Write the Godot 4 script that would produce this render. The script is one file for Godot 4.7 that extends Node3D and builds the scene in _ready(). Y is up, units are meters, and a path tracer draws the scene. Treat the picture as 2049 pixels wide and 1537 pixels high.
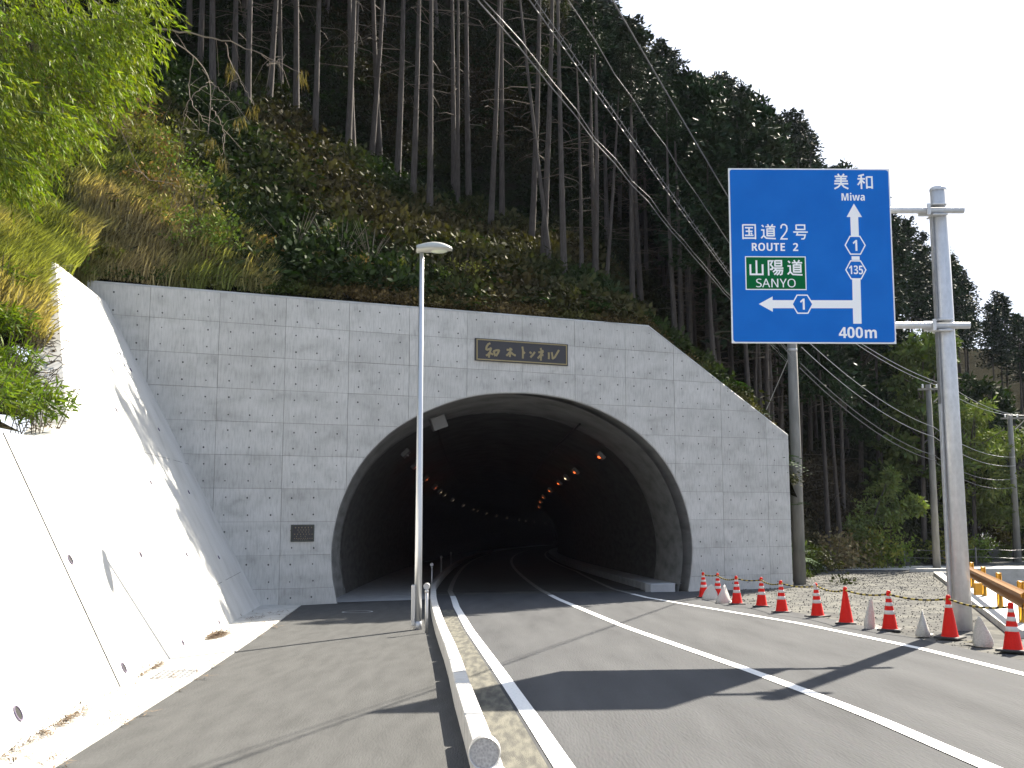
extends Node3D
# A road tunnel portal under a cedar hill. y up, metres, the camera looks along -z.

const YAW := 0.4065
const DU := Vector3(0.91851, 0, -0.39540)          # along the portal face, to the right
const PN := Vector3(0.39540, 0, 0.91851)           # out of the portal face
const PO := Vector3(-9.61, 0, -27.04)              # u = 0 of the portal face
const TOP := 7.67
const FOOT := -0.83
var rng := RandomNumberGenerator.new()
var M := {}
var taken := {}
var noise_a := FastNoiseLite.new()
var noise_b := FastNoiseLite.new()

# ------------------------------------------------------------------ helpers
func lin(r: float, g: float, b: float, a := 1.0) -> Color:
	return Color(r, g, b, a).linear_to_srgb()

func numbered(called: String) -> String:
	if not taken.has(called):
		taken[called] = 0
		return called
	taken[called] += 1
	return "%s_%03d" % [called, taken[called]]

func tag(o: Node, label: String, category: String, group := "", kind := "") -> void:
	if label: o.set_meta("label", label)
	if category: o.set_meta("category", category)
	if group: o.set_meta("group", group)
	if kind: o.set_meta("kind", kind)

func thing(called: String, label: String, category: String, at := Vector3.ZERO, turn := 0.0, group := "") -> Node3D:
	var o := Node3D.new()
	o.name = numbered(called)
	add_child(o)
	o.position = at
	o.rotation.y = turn
	tag(o, label, category, group)
	return o

func part(called: String, mesh: Mesh, mat: Material, parent: Node) -> MeshInstance3D:
	var o := MeshInstance3D.new()
	o.name = called
	o.mesh = mesh
	o.material_override = mat
	parent.add_child(o, true)
	return o

func single(called: String, mesh: Mesh, mat: Material, label: String, category: String, group := "", at := Vector3.ZERO) -> MeshInstance3D:
	var o := MeshInstance3D.new()
	o.name = numbered(called)
	o.mesh = mesh
	o.material_override = mat
	add_child(o)
	o.position = at
	tag(o, label, category, group)
	return o

func structure(called: String, mesh: Mesh, mat: Material, label := "", parent: Node = self) -> MeshInstance3D:
	var o := MeshInstance3D.new()
	o.name = numbered(called) if parent == self else called
	o.mesh = mesh
	o.material_override = mat
	parent.add_child(o, true)
	if parent == self: tag(o, label, "", "", "structure")
	return o

func copy(src: Node3D, called: String, label: String, at: Vector3, turn := 0.0, group := "") -> Node3D:
	var o: Node3D = src.duplicate()
	o.name = numbered(called)
	add_child(o)
	o.position = at
	o.rotation.y = turn
	if label: o.set_meta("label", label)
	if group: o.set_meta("group", group)
	return o

func stuff(called: String, mesh: Mesh, mat: Material, places: Array, tints: Array, label := "", category := "", parent: Node = self) -> MultiMeshInstance3D:
	var mm := MultiMesh.new()
	mm.transform_format = MultiMesh.TRANSFORM_3D
	mm.use_colors = tints.size() > 0
	mm.mesh = mesh
	mm.instance_count = places.size()
	for i in places.size():
		mm.set_instance_transform(i, places[i])
		if tints.size(): mm.set_instance_color(i, tints[i])
	var o := MultiMeshInstance3D.new()
	o.name = numbered(called) if parent == self else called
	o.multimesh = mm
	o.material_override = mat
	parent.add_child(o, true)
	tag(o, label, category, "", "stuff")
	return o

func new_st(smooth := false) -> SurfaceTool:
	var st := SurfaceTool.new()
	st.begin(Mesh.PRIMITIVE_TRIANGLES)
	st.set_smooth_group(0 if smooth else 4294967295)
	return st

func done(st: SurfaceTool) -> ArrayMesh:
	st.generate_normals()
	return st.commit()

func quad(st: SurfaceTool, a: Vector3, b: Vector3, c: Vector3, d: Vector3) -> void:
	for p in [a, b, c, a, c, d]: st.add_vertex(p)

func box(st: SurfaceTool, c: Vector3, s: Vector3, b := Basis.IDENTITY, bev := 0.0) -> void:
	var h := s * 0.5
	if bev <= 0.0:
		var v := []
		for k in 8:
			v.append(c + b * Vector3(h.x if k & 1 else -h.x, h.y if k & 2 else -h.y, h.z if k & 4 else -h.z))
		quad(st, v[0], v[2], v[3], v[1])
		quad(st, v[4], v[5], v[7], v[6])
		quad(st, v[0], v[4], v[6], v[2])
		quad(st, v[1], v[3], v[7], v[5])
		quad(st, v[0], v[1], v[5], v[4])
		quad(st, v[2], v[6], v[7], v[3])
		return
	# chamfered: three insets per corner
	var P := func(x: int, y: int, z: int, axis: int) -> Vector3:
		var p := Vector3(x * h.x, y * h.y, z * h.z)
		var i := Vector3(x * (h.x - bev), y * (h.y - bev), z * (h.z - bev))
		if axis == 0: i.x = p.x
		elif axis == 1: i.y = p.y
		else: i.z = p.z
		return c + b * i
	for s1 in [-1, 1]:
		var f := [P.call(s1, -1, -1, 0), P.call(s1, 1, -1, 0), P.call(s1, 1, 1, 0), P.call(s1, -1, 1, 0)]
		var g := [P.call(-1, s1, -1, 1), P.call(-1, s1, 1, 1), P.call(1, s1, 1, 1), P.call(1, s1, -1, 1)]
		var e := [P.call(-1, -1, s1, 2), P.call(1, -1, s1, 2), P.call(1, 1, s1, 2), P.call(-1, 1, s1, 2)]
		for q in [f, g, e]:
			if s1 > 0: quad(st, q[0], q[1], q[2], q[3])
			else: quad(st, q[3], q[2], q[1], q[0])
		for s2 in [-1, 1]:
			var t: int = s1 * s2
			var q1 := [P.call(s1, s2, -1, 0), P.call(s1, s2, 1, 0), P.call(s1, s2, 1, 1), P.call(s1, s2, -1, 1)]
			var q2 := [P.call(-1, s1, s2, 1), P.call(1, s1, s2, 1), P.call(1, s1, s2, 2), P.call(-1, s1, s2, 2)]
			var q3 := [P.call(s1, -1, s2, 0), P.call(s1, -1, s2, 2), P.call(s1, 1, s2, 2), P.call(s1, 1, s2, 0)]
			for q in [q1, q2, q3]:
				if t > 0: quad(st, q[0], q[1], q[2], q[3])
				else: quad(st, q[3], q[2], q[1], q[0])
			for s3 in [-1, 1]:
				st.add_vertex(P.call(s1, s2, s3, 0))
				st.add_vertex(P.call(s1, s2, s3, 1) if t * s3 > 0 else P.call(s1, s2, s3, 2))
				st.add_vertex(P.call(s1, s2, s3, 2) if t * s3 > 0 else P.call(s1, s2, s3, 1))

func tube(st: SurfaceTool, pts: Array, radii: Array, sides := 8, caps := true) -> void:
	var rings := []
	var up := Vector3.UP
	for i in pts.size():
		var t: Vector3 = (pts[mini(i + 1, pts.size() - 1)] - pts[maxi(i - 1, 0)])
		t = t.normalized()
		if absf(t.dot(up)) > 0.95: up = Vector3(0.9, 0.1, 0.42).normalized()
		var a := up.cross(t).normalized()
		var b := t.cross(a).normalized()
		up = b
		var ring := []
		for k in sides:
			var an := TAU * k / sides
			ring.append(pts[i] + (a * cos(an) + b * sin(an)) * float(radii[mini(i, radii.size() - 1)]))
		rings.append(ring)
	for i in rings.size() - 1:
		for k in sides:
			var k2 := (k + 1) % sides
			quad(st, rings[i][k], rings[i][k2], rings[i + 1][k2], rings[i + 1][k])
	if caps:
		for e in [0, rings.size() - 1]:
			var c: Vector3 = pts[e]
			for k in sides:
				var k2 := (k + 1) % sides
				st.add_vertex(c)
				st.add_vertex(rings[e][k2] if e == 0 else rings[e][k])
				st.add_vertex(rings[e][k] if e == 0 else rings[e][k2])

func lathe(st: SurfaceTool, prof: Array, sides := 16, at := Vector3.ZERO, b := Basis.IDENTITY) -> void:
	for i in prof.size() - 1:
		for k in sides:
			var a0 := TAU * k / sides
			var a1 := TAU * (k + 1) / sides
			var p: Vector2 = prof[i]
			var q: Vector2 = prof[i + 1]
			quad(st, at + b * Vector3(cos(a0) * p.x, p.y, sin(a0) * p.x), at + b * Vector3(cos(a0) * q.x, q.y, sin(a0) * q.x), at + b * Vector3(cos(a1) * q.x, q.y, sin(a1) * q.x), at + b * Vector3(cos(a1) * p.x, p.y, sin(a1) * p.x))

# polygon (2D) turned into a slab: f maps (x, y, depth) to space
func slab(st: SurfaceTool, poly: PackedVector2Array, z0: float, z1: float, f: Callable, back := false) -> void:
	var idx := Geometry2D.triangulate_polygon(poly)
	for i in range(0, idx.size(), 3):
		for k in [0, 1, 2]: st.add_vertex(f.call(poly[idx[i + k]].x, poly[idx[i + k]].y, z1))
		if back:
			for k in [2, 1, 0]: st.add_vertex(f.call(poly[idx[i + k]].x, poly[idx[i + k]].y, z0))
	for i in poly.size():
		var a := poly[i]
		var b := poly[(i + 1) % poly.size()]
		quad(st, f.call(a.x, a.y, z1), f.call(b.x, b.y, z1), f.call(b.x, b.y, z0), f.call(a.x, a.y, z0))

func plain_xyz(x: float, y: float, z: float) -> Vector3:
	return Vector3(x, y, z)

func gy(x: float, z: float) -> float:
	return 0.01182 * x + 0.02703 * z

func g3(x: float, z: float, h := 0.0) -> Vector3:
	return Vector3(x, gy(x, z) + h, z)

func pf(u: float, y: float, off := 0.0) -> Vector3:      # a point of the portal face
	return PO + DU * u + PN * off + Vector3(0, y, 0)

func tab(t: Array, x: float, col := 1) -> float:          # piecewise linear table
	if x <= t[0][0]: return t[0][col]
	for i in t.size() - 1:
		if x <= t[i + 1][0]:
			return lerpf(t[i][col], t[i + 1][col], (x - t[i][0]) / (t[i + 1][0] - t[i][0]))
	return t[-1][col]

func sweep_strip(st: SurfaceTool, left: Array, right: Array, h: float, step := 1.0) -> void:  # a sheet on the ground between two (z, x) tables, z falling
	var z0: float = left[0][0]
	var z1: float = left[-1][0]
	var n := int(ceil((z1 - z0) / step))
	for i in n:
		var za := lerpf(z0, z1, float(i) / n)
		var zb := lerpf(z0, z1, float(i + 1) / n)
		quad(st, g3(tab(left, za), za, h), g3(tab(left, zb), zb, h), g3(tab(right, zb), zb, h), g3(tab(right, za), za, h))

# ------------------------------------------------------------------ materials
func ramp(stops: Array) -> Gradient:
	var g := Gradient.new()
	var o := PackedFloat32Array()
	var c := PackedColorArray()
	for s in stops:
		o.append(s[0])
		c.append(s[1])
	g.offsets = o
	g.colors = c
	return g

func ntex(freq: float, oct: int, stops: Array, size := 512, kind := FastNoiseLite.TYPE_SIMPLEX_SMOOTH, sd := 1, warp := 0.0) -> NoiseTexture2D:
	var n := FastNoiseLite.new()
	n.noise_type = kind
	n.frequency = freq
	n.fractal_octaves = oct
	n.seed = sd
	if warp > 0.0:
		n.domain_warp_enabled = true
		n.domain_warp_amplitude = warp
		n.domain_warp_frequency = freq * 1.5
	var t := NoiseTexture2D.new()
	t.width = size
	t.height = size
	t.seamless = true
	t.noise = n
	if stops.size(): t.color_ramp = ramp(stops)
	return t

func surf(color: Color, rough := 0.8, metal := 0.0) -> StandardMaterial3D:
	var m := StandardMaterial3D.new()
	m.albedo_color = color
	m.roughness = rough
	m.metallic = metal
	return m

func tri(m: StandardMaterial3D, tex: Texture2D, scale: Vector3, detail: Texture2D = null, dscale := Vector3.ONE, bump: Texture2D = null, amount := 0.0) -> StandardMaterial3D:
	m.uv1_triplanar = true
	m.uv1_world_triplanar = true
	m.uv1_scale = scale
	m.albedo_texture = tex
	if detail:
		m.detail_enabled = true
		m.detail_blend_mode = BaseMaterial3D.BLEND_MODE_MUL
		m.detail_uv_layer = BaseMaterial3D.DETAIL_UV_2
		m.detail_albedo = detail
		m.uv2_triplanar = true
		m.uv2_world_triplanar = true
		m.uv2_scale = dscale
	if bump:
		m.heightmap_enabled = true
		m.heightmap_texture = bump
		m.heightmap_scale = amount
	return m

func grey(v: float, warm := 0.0) -> Color:
	return lin(v * (1.0 + warm), v, v * (1.0 - warm))

func leafy(rough := 0.55, back := Color(0.35, 0.4, 0.15)) -> StandardMaterial3D:
	var m := StandardMaterial3D.new()
	m.albedo_color = Color.WHITE
	m.vertex_color_use_as_albedo = true
	m.roughness = rough
	m.metallic_specular = 0.14
	if back.a > 0.0 and back.r > 0.0:
		m.backlight_enabled = true
		m.backlight = back
	return m

func make_materials() -> void:
	var fine := ntex(0.11, 4, [[0.0, grey(0.72)], [0.45, grey(0.95)], [1.0, grey(1.0)]], 512, FastNoiseLite.TYPE_SIMPLEX_SMOOTH, 5)
	var speck := ntex(0.35, 2, [[0.0, grey(0.45)], [0.38, grey(0.85)], [0.7, grey(1.0)], [1.0, grey(1.3)]], 512, FastNoiseLite.TYPE_SIMPLEX, 7)
	var speckh := ntex(0.3, 3, [], 512, FastNoiseLite.TYPE_SIMPLEX, 8)
	M.speck = speck
	var streak := ntex(0.045, 4, [[0.0, grey(0.7)], [0.35, grey(0.9)], [0.6, grey(1.0)], [1.0, grey(1.0)]], 512, FastNoiseLite.TYPE_SIMPLEX_SMOOTH, 6)
	# portal concrete: three tones so that panels differ, cloudy weathering stretched along the wall
	var clouds := []
	for k in 3:
		var d: float = [0.0, 0.02, -0.022][k]
		clouds.append(ntex(0.006, 7, [[0.0, lin(0.3, 0.298, 0.285)], [0.22, lin(0.4 + d, 0.398 + d, 0.38 + d)], [0.4, lin(0.45 + d, 0.448 + d, 0.43 + d)], [0.6, lin(0.48 + d, 0.478 + d, 0.46 + d)], [1.0, lin(0.52 + d, 0.518 + d, 0.5 + d)]], 1024, FastNoiseLite.TYPE_SIMPLEX_SMOOTH, 20 + k, 45.0))
		var m := surf(Color.WHITE, 0.88)
		tri(m, clouds[k], Vector3(0.16, 0.2, 0.16), streak, Vector3(0.75, 0.1, 0.75), speckh, 0.12)
		m.uv1_offset = Vector3(0.31 * k, 0.17 * k, 0.11 * k)
		M["portal_%d" % k] = m
	M.seam = tri(surf(Color.WHITE, 0.95), ntex(0.02, 4, [[0.2, lin(0.12, 0.12, 0.115)], [0.8, lin(0.3, 0.3, 0.29)]], 512, FastNoiseLite.TYPE_SIMPLEX_SMOOTH, 31), Vector3(0.3, 0.3, 0.3))
	M.tie = surf(grey(0.07), 0.95)
	M.wall = tri(surf(Color.WHITE, 0.85), ntex(0.006, 5, [[0.0, lin(0.38, 0.37, 0.34)], [0.4, lin(0.5, 0.49, 0.46)], [1.0, lin(0.56, 0.55, 0.53)]], 1024, FastNoiseLite.TYPE_SIMPLEX_SMOOTH, 41, 20.0), Vector3(0.15, 0.1, 0.15), fine, Vector3(0.7, 0.7, 0.7), speckh, 0.1)
	M.drain = tri(surf(Color.WHITE, 0.85), ntex(0.012, 5, [[0.0, lin(0.34, 0.33, 0.3)], [0.5, lin(0.46, 0.45, 0.42)], [1.0, lin(0.52, 0.51, 0.48)]], 512, FastNoiseLite.TYPE_SIMPLEX_SMOOTH, 42), Vector3(0.4, 0.4, 0.4), fine, Vector3(1.1, 1.1, 1.1), speckh, 0.15)
	M.kerb = tri(surf(Color.WHITE, 0.85), ntex(0.012, 4, [[0.0, lin(0.36, 0.35, 0.33)], [0.45, lin(0.48, 0.47, 0.45)], [1.0, lin(0.54, 0.53, 0.51)]], 512, FastNoiseLite.TYPE_SIMPLEX_SMOOTH, 43), Vector3(0.6, 0.6, 0.6), fine, Vector3(1.3, 1.3, 1.3), speckh, 0.15)
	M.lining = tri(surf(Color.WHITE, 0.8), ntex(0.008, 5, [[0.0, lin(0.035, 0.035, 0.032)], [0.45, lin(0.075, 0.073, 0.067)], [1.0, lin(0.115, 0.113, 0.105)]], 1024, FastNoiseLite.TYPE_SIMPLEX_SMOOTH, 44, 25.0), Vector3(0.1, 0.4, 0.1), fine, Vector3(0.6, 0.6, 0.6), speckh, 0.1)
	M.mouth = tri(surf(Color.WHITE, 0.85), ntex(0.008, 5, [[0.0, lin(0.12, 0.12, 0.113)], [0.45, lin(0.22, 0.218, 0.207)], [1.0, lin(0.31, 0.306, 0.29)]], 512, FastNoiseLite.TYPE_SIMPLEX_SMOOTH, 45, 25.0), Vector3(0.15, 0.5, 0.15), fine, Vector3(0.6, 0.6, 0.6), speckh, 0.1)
	M.asphalt = tri(surf(Color.WHITE, 0.85), ntex(0.006, 4, [[0.0, lin(0.066, 0.067, 0.07)], [0.35, lin(0.081, 0.0825, 0.086)], [0.6, lin(0.086, 0.0875, 0.091)], [1.0, lin(0.1, 0.1015, 0.105)]], 1024, FastNoiseLite.TYPE_SIMPLEX_SMOOTH, 51, 6.0), Vector3(0.22, 0.22, 0.035), speck, Vector3(0.62, 0.62, 0.62), speckh, 0.6)
	M.asphalt.metallic_specular = 0.12
	M.path = tri(surf(Color.WHITE, 0.9), ntex(0.012, 5, [[0.0, lin(0.069, 0.0695, 0.069)], [0.45, lin(0.081, 0.0815, 0.081)], [1.0, lin(0.093, 0.0935, 0.093)]], 1024, FastNoiseLite.TYPE_SIMPLEX_SMOOTH, 52, 10.0), Vector3(0.3, 0.3, 0.06), speck, Vector3(0.75, 0.75, 0.75), speckh, 0.5)
	M.path.metallic_specular = 0.12
	M.path_in = tri(surf(Color.WHITE, 0.85), ntex(0.02, 4, [[0.0, lin(0.26, 0.27, 0.28)], [1.0, lin(0.4, 0.41, 0.42)]], 256, FastNoiseLite.TYPE_SIMPLEX_SMOOTH, 53), Vector3(0.3, 0.3, 0.3), fine, Vector3(1, 1, 1))
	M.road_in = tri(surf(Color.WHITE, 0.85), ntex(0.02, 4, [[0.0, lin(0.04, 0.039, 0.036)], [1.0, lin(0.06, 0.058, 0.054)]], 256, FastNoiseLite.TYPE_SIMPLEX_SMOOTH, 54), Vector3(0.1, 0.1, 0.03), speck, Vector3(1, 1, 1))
	M.gutter = tri(surf(Color.WHITE, 0.95), ntex(0.02, 5, [[0.0, lin(0.085, 0.083, 0.075)], [0.4, lin(0.115, 0.112, 0.1)], [0.65, lin(0.16, 0.154, 0.13)], [1.0, lin(0.2, 0.19, 0.16)]], 512, FastNoiseLite.TYPE_SIMPLEX_SMOOTH, 55, 8.0), Vector3(0.75, 0.75, 0.16), speck, Vector3(1.5, 1.5, 1.5), speckh, 0.8)
	M.gutter.metallic_specular = 0.12
	M.paint = tri(surf(Color.WHITE, 0.7), ntex(0.05, 5, [[0.0, lin(0.42, 0.42, 0.41)], [0.3, lin(0.7, 0.7, 0.69)], [1.0, lin(0.8, 0.8, 0.79)]], 512, FastNoiseLite.TYPE_SIMPLEX_SMOOTH, 56), Vector3(0.9, 0.9, 0.9), fine, Vector3(2, 2, 2), speckh, 0.3)
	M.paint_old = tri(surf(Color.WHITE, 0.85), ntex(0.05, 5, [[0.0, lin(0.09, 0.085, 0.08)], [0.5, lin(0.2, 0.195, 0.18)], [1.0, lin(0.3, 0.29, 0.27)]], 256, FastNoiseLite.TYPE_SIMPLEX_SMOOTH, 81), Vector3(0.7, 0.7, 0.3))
	M.gravel = tri(surf(Color.WHITE, 0.95), ntex(0.01, 5, [[0.0, lin(0.075, 0.075, 0.072)], [0.45, lin(0.1, 0.099, 0.095)], [0.62, lin(0.13, 0.128, 0.118)], [1.0, lin(0.16, 0.156, 0.14)]], 1024, FastNoiseLite.TYPE_SIMPLEX_SMOOTH, 57, 25.0), Vector3(0.07, 0.07, 0.07), ntex(0.16, 3, [[0.0, grey(0.55)], [0.42, grey(0.88)], [0.6, grey(1.0)], [1.0, grey(1.25)]], 512, FastNoiseLite.TYPE_CELLULAR, 58), Vector3(1.7, 1.7, 1.7), ntex(0.14, 2, [], 512, FastNoiseLite.TYPE_CELLULAR, 59), 4.0)
	M.gravel.metallic_specular = 0.12
	M.ground = M.gravel
	M.soil = tri(surf(Color.WHITE, 0.98), ntex(0.02, 5, [[0.0, lin(0.008, 0.009, 0.005)], [0.5, lin(0.018, 0.017, 0.01)], [1.0, lin(0.036, 0.029, 0.018)]], 512, FastNoiseLite.TYPE_SIMPLEX_SMOOTH, 60), Vector3(0.15, 0.15, 0.15), speck, Vector3(0.8, 0.8, 0.8), speckh, 6.0)
	M.soil.metallic_specular = 0.03
	M.galv = tri(surf(Color.WHITE, 0.4, 0.3), ntex(0.03, 4, [[0.0, lin(0.44, 0.45, 0.46)], [1.0, lin(0.6, 0.61, 0.62)]], 256, FastNoiseLite.TYPE_CELLULAR, 61), Vector3(2, 1, 2))
	M.lamp_pole = surf(lin(0.5, 0.51, 0.52), 0.32, 0.85)
	M.lamp_head = surf(lin(0.42, 0.42, 0.38), 0.45, 0.2)
	M.glass = surf(Color(0.75, 0.78, 0.7, 1.0), 0.12)
	M.black = surf(grey(0.02), 0.7)
	M.rubber = surf(grey(0.03), 0.85)
	M.steel = surf(grey(0.45), 0.45, 0.6)
	M.pole = tri(surf(Color.WHITE, 0.9), ntex(0.02, 5, [[0.0, lin(0.13, 0.125, 0.11)], [1.0, lin(0.26, 0.255, 0.23)]], 256, FastNoiseLite.TYPE_SIMPLEX_SMOOTH, 62), Vector3(0.8, 0.15, 0.8))
	M.wire = surf(grey(0.05), 0.45)
	M.wire_light = surf(grey(0.1), 0.5, 0.2)
	M.blue = tri(surf(Color.WHITE, 0.55), ntex(0.01, 4, [[0.0, lin(0.008, 0.13, 0.5)], [1.0, lin(0.011, 0.15, 0.55)]], 256, FastNoiseLite.TYPE_SIMPLEX_SMOOTH, 63), Vector3(0.4, 0.4, 0.4))
	M.blue.metallic_specular = 0.2
	M.green = surf(lin(0.003, 0.12, 0.035), 0.6)
	M.green.metallic_specular = 0.2
	M.white = surf(grey(0.86), 0.6)
	M.edge = surf(grey(0.75), 0.5)
	M.cone_red = tri(surf(Color.WHITE, 0.5), ntex(0.05, 4, [[0.0, lin(0.42, 0.012, 0.006)], [0.5, lin(0.56, 0.013, 0.007)], [1.0, lin(0.62, 0.022, 0.012)]], 256, FastNoiseLite.TYPE_SIMPLEX_SMOOTH, 64), Vector3(3, 3, 3))
	M.cone_red.metallic_specular = 0.25
	M.cone_white = surf(lin(0.5, 0.48, 0.46), 0.6)
	M.bag = tri(surf(Color.WHITE, 0.6), ntex(0.05, 4, [[0.0, lin(0.4, 0.38, 0.34)], [1.0, lin(0.68, 0.66, 0.61)]], 256, FastNoiseLite.TYPE_SIMPLEX_SMOOTH, 65), Vector3(3, 3, 3), null, Vector3.ONE, speckh, 1.0)
	M.bag.backlight_enabled = true
	M.bag.backlight = Color(0.5, 0.5, 0.47)
	M.rail = tri(surf(Color.WHITE, 0.55, 0.1), ntex(0.03, 4, [[0.0, lin(0.2, 0.09, 0.025)], [1.0, lin(0.32, 0.16, 0.05)]], 256, FastNoiseLite.TYPE_SIMPLEX_SMOOTH, 66), Vector3(1, 4, 1))
	M.yellow = surf(lin(0.62, 0.3, 0.015), 0.5)
	M.plaque = surf(lin(0.016, 0.015, 0.02), 0.4)
	M.brass = surf(lin(0.25, 0.205, 0.105), 0.6, 0.2)
	M.bronze = surf(lin(0.05, 0.06, 0.045), 0.5, 0.3)
	M.pvc = surf(lin(0.16, 0.13, 0.2), 0.5)
	M.dark = surf(grey(0.012), 0.95)
	M.fixture = surf(grey(0.13), 0.5, 0.3)
	M.bark = tri(surf(Color.WHITE, 0.95), ntex(0.03, 5, [[0.0, lin(0.028, 0.022, 0.018)], [0.5, lin(0.06, 0.05, 0.042)], [1.0, lin(0.115, 0.1, 0.087)]], 512, FastNoiseLite.TYPE_SIMPLEX_SMOOTH, 67), Vector3(1.2, 0.12, 1.2), null, Vector3.ONE, speckh, 1.5)
	M.twig = surf(lin(0.09, 0.07, 0.05), 0.95)
	M.twig_pale = surf(lin(0.2, 0.165, 0.13), 0.95)
	M.cedar = leafy(0.6, Color(0.12, 0.16, 0.06))
	M.leaf = leafy(0.7, Color(0.5, 0.56, 0.22))
	M.bamboo = leafy(0.5, Color(0.8, 0.85, 0.3))
	M.grass = leafy(0.8, Color(0.85, 0.82, 0.5))
	M.culm = surf(lin(0.1, 0.13, 0.04), 0.4)
	M.rope = leafy(0.7, Color(0, 0, 0))
	M.litter = leafy(0.95, Color(0, 0, 0))

# ------------------------------------------------------------------ the lie of the land
const TOE := [[20.7, 1.5], [24.0, 4.0], [28.0, 7.6], [32.5, 12.5], [40.0, 15.0], [46.7, 16.5], [60.0, 19.0]]
const WALL := [[-40.0, -11.2, 7.15], [-26.6, -10.66, 7.1], [-21.96, -9.93, 7.0], [-16.2, -7.05, 3.0], [-15.1, -6.6, 2.7], [-12.9, -6.4, 2.65], [4.0, -5.0, 2.65]]

func portal_uw(x: float, z: float) -> Vector2:
	var p := Vector3(x, 0, z) - PO
	return Vector2(p.dot(DU), -p.dot(PN))

func hill(x: float, z: float) -> float:
	var q := portal_uw(x, z)
	var u0 := q.x
	var w := q.y
	var u := u0 - smoothstep(11.0, 20.0, u0) * 0.5 * maxf(w - 4.0, 0.0)
	var g := gy(x, z) - 0.25
	var m := clampf(1.08 - 0.034 * (u + 2.0), 0.15, 1.1)
	var h1 := minf(7.42, 7.42 - (u - 15.3) * 0.62) + m * maxf(w, 0.0) + maxf(w - 13.0, 0.0) * 0.9 * (1.0 - smoothstep(10.0, 26.0, u))
	var t := w - tab(TOE, u0)
	var h2 := g + clampf(t * 1.25, 0.0, 5.2) + clampf(t - 4.0, 0.0, 30.0) * 0.55
	var k := smoothstep(19.5, 24.0, u)
	var h := lerpf(h1, h2, k)
	var toe := 4.0 if u0 < 20.7 else tab(TOE, u0) + 3.0
	if w > toe and x > 2.0: h = maxf(h, (29.0 - 0.62 * (x - 6.0)) * smoothstep(46.0, 74.0, -z) * smoothstep(toe, toe + 12.0, w))
	if w < 0.0: h = -50.0 if u0 < 20.7 else g
	var d := tab(WALL, z, 1) - x
	if d > 0.0: h = maxf(h, tab(WALL, z, 2) + minf(d, 14.0) * 0.5)
	if d > 0.0 or (w > 0.0 and x < 2.0): h = maxf(h, minf(left_slope(x, z), 40.0) if d > 0.0 and w < 0.0 else minf(left_slope(x, z), 7.42 + 2.2 * maxf(w - 0.45, 0.0)))
	return h

func left_slope(x: float, z: float) -> float:      # the sunlit grass spur on the left, facing right
	return 7.2 - 0.657 * (x + 6.9) - 0.67 * (z + 28.2)

func hill_bumpy(x: float, z: float) -> float:
	return hill(x, z) + noise_a.get_noise_2d(x, z) * 0.35

func build_hillside() -> void:
	var st := new_st(true)
	var xs := []
	var zs := []
	var x := -75.0
	while x < 110.0:
		xs.append(x)
		x += 0.65 if x > -24.0 and x < 26.0 else 2.0
	var z := -150.0
	while z < 12.0:
		zs.append(z)
		z += 0.65 if z > -52.0 else 2.0
	var nx := xs.size()
	var hs := PackedFloat32Array()
	var ok := PackedByteArray()
	for zz in zs:
		for xx in xs:
			var q := portal_uw(xx, zz)
			var h: float = hill(xx, zz)
			var cut: bool = h < -20.0 or (q.y < 0.22 and q.x < 20.7 and xx > tab(WALL, zz, 1) - 0.2)
			if q.x >= 20.7 and q.y < tab(TOE, q.x) - 0.5: cut = true
			hs.append(h + noise_a.get_noise_2d(xx, zz) * (0.35 if h > 0.5 and q.y > 0.8 else 0.0))
			ok.append(0 if cut else 1)
	for j in zs.size() - 1:
		for i in nx - 1:
			var a := j * nx + i
			var d := a + nx
			if ok[a] and ok[a + 1] and ok[d + 1] and ok[d]:
				quad(st, Vector3(xs[i], hs[a], zs[j]), Vector3(xs[i + 1], hs[a + 1], zs[j]), Vector3(xs[i + 1], hs[d + 1], zs[j + 1]), Vector3(xs[i], hs[d], zs[j + 1]))
	# the fill right behind the portal wall, laid along it
	for i in 45:
		for j in 5:
			var u0 := -2.6 + i * 0.53
			var c := []
			for k in [[0, 0], [1, 0], [1, 1], [0, 1]]:
				var u: float = u0 + k[0] * 0.53
				var w: float = 0.3 + (j + k[1]) * 0.55
				var b := PO + DU * u - PN * w
				c.append(Vector3(b.x, hill(b.x, b.z) - 0.03 + (noise_a.get_noise_2d(b.x, b.z) * 0.35 if w > 0.8 else 0.0), b.z))
			quad(st, c[3], c[2], c[1], c[0])
	structure("hillside", done(st), M.soil, "steep earth hillside under the forest behind the tunnel portal")

# ------------------------------------------------------------------ road lines, kerbs (z, x) tables, z from far to near
func axis_x(d: float) -> float:
	return -1.2 + (d - 78.0) * (d - 78.0) / 1750.0

func along(outside: Array, off: float, off_far := INF) -> Array:   # outside table near the camera, then an offset from the tunnel's axis
	var t := []
	var far := off if off_far == INF else off_far
	var d := 230.0
	while d > 33.0:
		t.append([-d, axis_x(d) + lerpf(off, far, clampf((d - 33.0) / 20.0, 0, 1))])
		d -= 6.0 if d > 60.0 else 3.0
	var o := outside.duplicate()
	o.reverse()
	t.append_array(o)
	return t

func shifted(t: Array, dx: float) -> Array:
	var r := []
	for p in t: r.append([p[0], p[1] + dx])
	return r

func clip_z(t: Array, zfar: float, znear: float) -> Array:
	var r := [[zfar, tab(t, zfar)]]
	for p in t:
		if p[0] > zfar + 0.01 and p[0] < znear - 0.01: r.append(p)
	r.append([znear, tab(t, znear)])
	return r

var T_LEFT := []
var T_MID := []
var T_RIGHT := []
var T_KERB := []
var T_EDGE := []
var T_DRAIN := []
var T_WALL := []

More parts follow.
